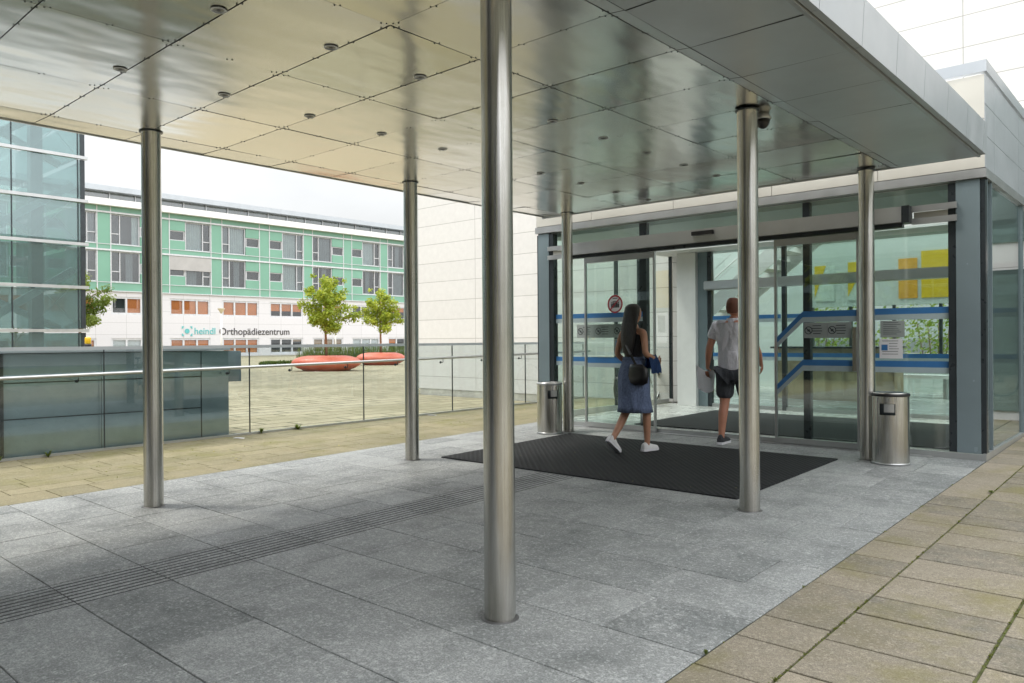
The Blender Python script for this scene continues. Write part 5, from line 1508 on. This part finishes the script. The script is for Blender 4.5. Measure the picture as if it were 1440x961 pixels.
# ---- man walking in, seen from behind
mn = thing('person', 'man in pale polo shirt and dark shorts, half behind a steel column', 'person', (0, 0, 0))
X = {'pelvis': (V((0, 0, .98)), .15, .11), 'waist': (V((0, .01, 1.12)), .145, .11), 'chest': (V((0, .01, 1.31)), .155, .105), 'upper': (V((0, -.005, 1.44)), .125, .075), 'neckb': (V((0, .0, 1.50)), .062, .058), 'neck': (V((0, .015, 1.57)), .058, .056),
     'sl': (V((-.205, -.01, 1.44)), .062, .060), 'el': (V((-.285, -.06, 1.18)), .046), 'fl': (V((-.31, -.03, 1.08)), .043), 'lw': (V((-.345, .02, .94)), .030, .024),
     'sr': (V((.205, -.01, 1.44)), .062, .060), 'er': (V((.28, -.02, 1.18)), .046), 'fr': (V((.29, .05, 1.09)), .043), 'rw': (V((.28, .15, .98)), .030, .024),
     'hl': (V((-.10, -.01, .90)), .105), 'tl': (V((-.105, -.01, .70)), .088), 'kl': (V((-.11, -.02, .50)), .062), 'cl': (V((-.112, -.075, .36)), .060), 'al': (V((-.115, -.115, .10)), .038), 'heell': (V((-.115, -.125, .05)), .036), 'toel': (V((-.125, .03, .035)), .036),
     'hr': (V((.10, .02, .90)), .105), 'tr': (V((.105, .09, .70)), .088), 'kr': (V((.108, .165, .51)), .062), 'cr': (V((.108, .17, .36)), .060), 'ar': (V((.11, .215, .10)), .038), 'heelr': (V((.11, .205, .05)), .036), 'toer': (V((.12, .36, .035)), .036)}
hands = [hand_nodes('l', X['lw'][0], (-.1, .12, -1), (.6, .6, 0), (.3, 1, 0), 1.15, 1.05), hand_nodes('r', X['rw'][0], (-.1, .6, -.8), (-1, 0, 0), (0, 1, .5), 0.7, 1.05)]
body(mn, X, We, hands, (0, .03, 1.655), 1.05, 0.0, -0.06, skin_m, None, 0)
polo = cloth('lilac_white_cotton', (0.87, 0.86, 0.92), 0.04); shorts = cloth('charcoal_cotton', (0.055, 0.06, 0.068), 0.2)
T = {'z': (V((0, .005, .85)), .205, .160), 'a': (V((0, .005, .96)), .212, .168), 'b': (V((0, .008, 1.12)), .208, .165), 'c': (V((0, .008, 1.31)), .210, .150), 'd': (V((0, -.005, 1.44)), .172, .108), 'e': (V((0, 0, 1.495)), .080, .074), 'l': (V((-.205, -.01, 1.44)), .088, .085), 'm': (V((-.262, -.04, 1.26)), .082, .082), 'r': (V((.205, -.01, 1.44)), .088, .085), 's': (V((.262, -.02, 1.26)), .082, .082)}
bm_part('polo_shirt', skin_bm(T, [('z', 'a'), ('a', 'b'), ('b', 'c'), ('c', 'd'), ('d', 'e'), ('d', 'l'), ('l', 'm'), ('d', 'r'), ('r', 's')], 'c'), polo, mn)
mb = MB(); mb.lathe((0, .002, 1.50), [(.100, -.050), (.074, .030), (.079, .032), (.108, -.046)], 28, sx=1.0, sy=0.95); mb.build('collar', polo, mn)
Sh = {'p': (V((0, 0, .95)), .180, .142), 'l': (V((-.10, -.01, .86)), .130, .132), 'l2': (V((-.108, -.012, .66)), .112, .118), 'l3': (V((-.112, -.02, .53)), .108, .112), 'r': (V((.10, .02, .86)), .130, .132), 'r2': (V((.108, .10, .67)), .112, .118), 'r3': (V((.110, .15, .54)), .108, .112)}
bm_part('shorts', skin_bm(Sh, [('p', 'l'), ('l', 'l2'), ('l2', 'l3'), ('p', 'r'), ('r', 'r2'), ('r2', 'r3')], 'p'), shorts, mn)
hb_ = MB(); hb_.loft([((0, -.004, 1.783), .012, .016), ((0, -.004, 1.779), .042, .055), ((0, -.006, 1.755), .066, .083), ((0, -.012, 1.715), .078, .090), ((0, -.022, 1.67), .080, .082), ((0, -.034, 1.625), .074, .066), ((0, -.042, 1.59), .058, .046)], 28); hb_.build('hair', simple('auburn_short_hair', (0.16, 0.06, 0.035), 0.7, var=0.35, scale=80), mn)
shoe_d = simple('dark_sneaker', (0.035, 0.037, 0.042), 0.7, var=0.5, scale=40)
shoe(mn, (-.115, -.145, .026), (-.128, .10, .026), (0, 0, 1), shoe_d, M['paper'], 1.12); shoe(mn, (.11, .185, .026), (.125, .43, .026), (0, 0, 1), shoe_d, M['paper'], 1.12)
mn.location = (-1.605, 5.95, gz(5.95)); mn.rotation_euler = (0, 0, math.radians(4))
pp = thing('paper_sheet', 'bent white paper sheet in the left hand of the man', 'paper', (0, 0, 0))
mb = MB(); P = None
for i in range(9):
    u = i / 8; a = -0.5 + 1.5 * u
    c = V((-.52 + .24 * u, .01 + .05 * u, 0.92 - 0.06 * u - .05 * math.sin(u * 3)))
    A = mb.bm.verts.new(c + V((0.02, 0, .045))); B = mb.bm.verts.new(c + V((.03 - .05 * u, .03, -.25 + .03 * u)))
    if P: mb.bm.faces.new((P[0], A, B, P[1]))
    P = (A, B)
bmesh.ops.solidify(mb.bm, geom=mb.bm.faces[:], thickness=0.002)
mb.build('sheet', M['paper'], pp, smooth=True); follow(pp, mn)

# ------------------------------------------------------------------ bicycles
def bicycle(label, loc, rot, frame_mat):
    b = thing('bicycle', label, 'bicycle', (0, 0, 0), 'parked bicycles')
    R = 0.335
    for wx in (-0.53, 0.53):
        w = MB(); n = 40
        w.tube([(wx + R * math.cos(2 * math.pi * i / n), 0, R + R * math.sin(2 * math.pi * i / n)) for i in range(n + 1)], 0.019, 8)
        wh = w.build('wheel', M['black'], b)
        s = MB()
        for i in range(18):
            a = 2 * math.pi * i / 18; s.tube([(wx, 0, R), (wx + (R - .02) * math.cos(a), 0, R + (R - .02) * math.sin(a))], 0.0018, 4)
        s.tube([(wx + (R - .028) * math.cos(2 * math.pi * i / n), 0, R + (R - .028) * math.sin(2 * math.pi * i / n)) for i in range(n + 1)], 0.009, 6)
        s.cyl((wx, -.04, R), (wx, .04, R), 0.022, seg=12); s.build('spoke', M['alu'], wh)
        f = MB(); f.tube([(wx + (R + .04) * math.cos(a), 0, R + (R + .04) * math.sin(a)) for a in [0.5 + 2.2 * i / 12 for i in range(13)]], 0.02, 6); f.build('mudguard', M['alu'], b)
    f = MB(); bb = (-0.08, 0, 0.30); st_ = (-0.22, 0, 0.78); hd_ = (0.36, 0, 0.82)
    for p_, q_ in ((bb, st_), (bb, (0.38, 0, 0.70)), ((-0.20, 0, 0.70), hd_), (st_, (-0.53, 0, R)), (bb, (-0.53, 0, R)), (hd_, (0.385, 0, 0.66))): f.tube([p_, q_], 0.016, 8)
    f.build('frame', frame_mat, b)
    f = MB(); f.tube([(0.385, 0, 0.66), (0.44, 0, 0.5), (0.53, 0, R)], 0.013, 8); f.tube([(0.355, 0, 0.82), (0.33, 0, 0.98), (0.36, 0, 1.02)], 0.012, 8); f.build('fork', M['alu'], b)
    f = MB(); f.tube([(0.20, -0.29, 1.03), (0.32, -0.22, 1.04), (0.36, 0, 1.02), (0.32, 0.22, 1.04), (0.20, 0.29, 1.03)], 0.012, 8); f.build('handlebar', M['alu'], b)
    f = MB(); f.loft([((-0.25, 0, 0.90), .11, .06), ((-0.24, 0, 0.93), .13, .075), ((-0.23, 0, 0.95), .11, .06)], 18); f.cyl((-0.22, 0, 0.78), (-0.245, 0, 0.90), 0.013, seg=8); f.build('saddle', M['black'], b)
    f = MB(); f.cyl((-0.08, -0.05, 0.30), (-0.08, 0.05, 0.30), 0.075, seg=18); f.beam((-0.08, .06, .30), (0.05, .06, .19), .012, .02); f.beam((-0.08, -.06, .30), (-0.21, -.06, .41), .012, .02); f.build('crank', M['dark'], b)
    f = MB(); f.box(-0.75, -0.40, -.07, .07, 0.735, 0.745); f.tube([(-.62, .06, .735), (-.53, .03, R)], .006, 6); f.tube([(-.62, -.06, .735), (-.53, -.03, R)], .006, 6); f.build('rack', M['dark'], b)
    b.location = loc; b.rotation_euler = (0, 0, rot)
    return b
bicycle('mint bicycle parked against the white wall, seen through the left glass of the pavilion', (-5.22, 9.50, gz(9.5)), math.radians(93), simple('mint_frame_paint', (0.30, 0.55, 0.50), 0.3))
bicycle('dark bicycle parked on the paved terrace, mirrored in the dark glass enclosure', (3.0, 3.7, gz(3.7)), math.radians(24), simple('dark_frame_paint', (0.03, 0.04, 0.06), 0.3))

# ------------------------------------------------------------------ small litter: leaves and scraps lying on the paving
random.seed(77)
lm = mat_leaf('dry_yellow_leaf', (0.36, 0.30, 0.06), (0.50, 0.42, 0.14))
spots = []
for _ in range(30):
    y_ = random.uniform(1.0, 9.3); x_ = random.uniform(rail_pt(y_).x + 0.1, GX0 - 0.1)
    if y_ > 6 and x_ > -5.2: continue
    spots.append((x_, y_, gz(y_) + 0.001))
for x_, y_ in ((-2.1, 3.32), (-1.3, 3.22), (-0.75, 3.3), (-3.1, 3.7), (-2.75, 4.25), (-0.42, 3.5)): spots.append((x_, y_, gz(y_) + 0.0135))
lf = None
for x_, y_, z_ in spots:
    mat_ = z_ - gz(y_) > 0.01
    lab = 'small dry leaf lying on the black mat' if mat_ else 'small yellow leaf lying on the mossy pavers beside the railing'
    grp = 'dry leaves on the black mat' if mat_ else 'fallen leaves on the mossy pavers'
    if lf is None or True:
        if lf is None:
            mb = MB(); P = [(-.022, 0, .001), (-.008, .011, .004), (.010, .010, .006), (.024, 0, .003), (.010, -.010, .002), (-.008, -.011, .003)]
            mb.face([V(p_) for p_ in P]); r_ = bmesh.ops.extrude_face_region(mb.bm, geom=mb.bm.faces[:]); bmesh.ops.translate(mb.bm, verts=[v for v in r_['geom'] if isinstance(v, bmesh.types.BMVert)], vec=(0, 0, .0012))
            lf = mb.build('fallen_leaf', lm); set_tint(lf, [0.5] * len(lf.data.polygons)); o = lf
        else:
            o = lf.copy(); COL.objects.link(o)
    tag(o, lab, 'leaf', grp); o.location = (x_, y_, z_); o.rotation_euler = (random.uniform(-.15, .15), random.uniform(-.15, .15), random.uniform(0, 6.28)); s_ = random.uniform(0.5, 0.9) if not mat_ else 0.35
    o.scale = (s_, s_, s_)
def scrap(lab, x, y, s, rot):
    mb = MB(); z = gz(y) + 0.001
    P = [(-.5, -.3), (.1, -.34), (.5, -.2), (.46, .25), (0, .32), (-.45, .22)]
    c, q = math.cos(rot), math.sin(rot)
    mb.face([V((x + s * (a * c - b * q), y + s * (a * q + b * c), z + 0.006 + 0.004 * math.sin(a * 9))) for a, b in P]); bmesh.ops.solidify(mb.bm, geom=mb.bm.faces[:], thickness=0.004)
    o = mb.build('paper_scrap', M['paper']); tag(o, lab, 'litter')
scrap('white paper scrap on the mossy pavers by the corner of the dark enclosure', -7.31, 2.58, 0.15, 0.7)
scrap('white paper scrap on the mossy pavers at the railing near the white wall', -7.17, 6.05, 0.16, 0.9)
# weeds along the foot of the railing
wm = mat_leaf('weed_leaf', (0.07, 0.11, 0.02), (0.17, 0.20, 0.04))
def weed(lab, x, y, z, r, n, seed, h=0.09):
    rnd = random.Random(seed); mb = MB()
    for _ in range(n):
        a = rnd.uniform(0, 6.28); L = rnd.uniform(.4, 1) * r; p_ = V((x, y, z)); e_ = p_ + V((math.cos(a) * L, math.sin(a) * L, rnd.uniform(.2, 1) * h)); m_ = p_.lerp(e_, .55) + V((0, 0, .02)); s_ = V((-math.sin(a), math.cos(a), 0)) * r * .13
        mb.face([p_ - s_ * .2, p_ + s_ * .2, m_ + s_, m_ - s_]); mb.face([m_ - s_, m_ + s_, e_])
    o = mb.build('weed', wm, normals=False); set_tint(o); tag(o, lab, 'weed', 'weeds in the paving')
for i, (lab, y_, off, r) in enumerate((('leafy weed at the foot of the railing, right of the second glass joint', 3.62, -0.06, .10), ('small weed at the foot of the railing beside the dark enclosure', 0.35, -0.08, .07), ('small weed at the railing just right of the dark enclosure corner', 3.05, -0.05, .06), ('tiny weed at the railing foot in front of the dark enclosure', -0.15, -0.07, .06))):
    p_ = rail_pt(y_, off); weed(lab, p_.x, p_.y, gz(y_), r, 26, 90 + i)
weed('green weed where the granite and the beige pavers meet, nearest the camera', 0.995, 0.24, gz(.24), 0.02, 18, 101, 0.012)
weed('green weed in the paver joint near the pavilion corner', 1.315, 4.6, gz(4.6), 0.03, 22, 102, 0.015)
bpy.context.view_layer.update()
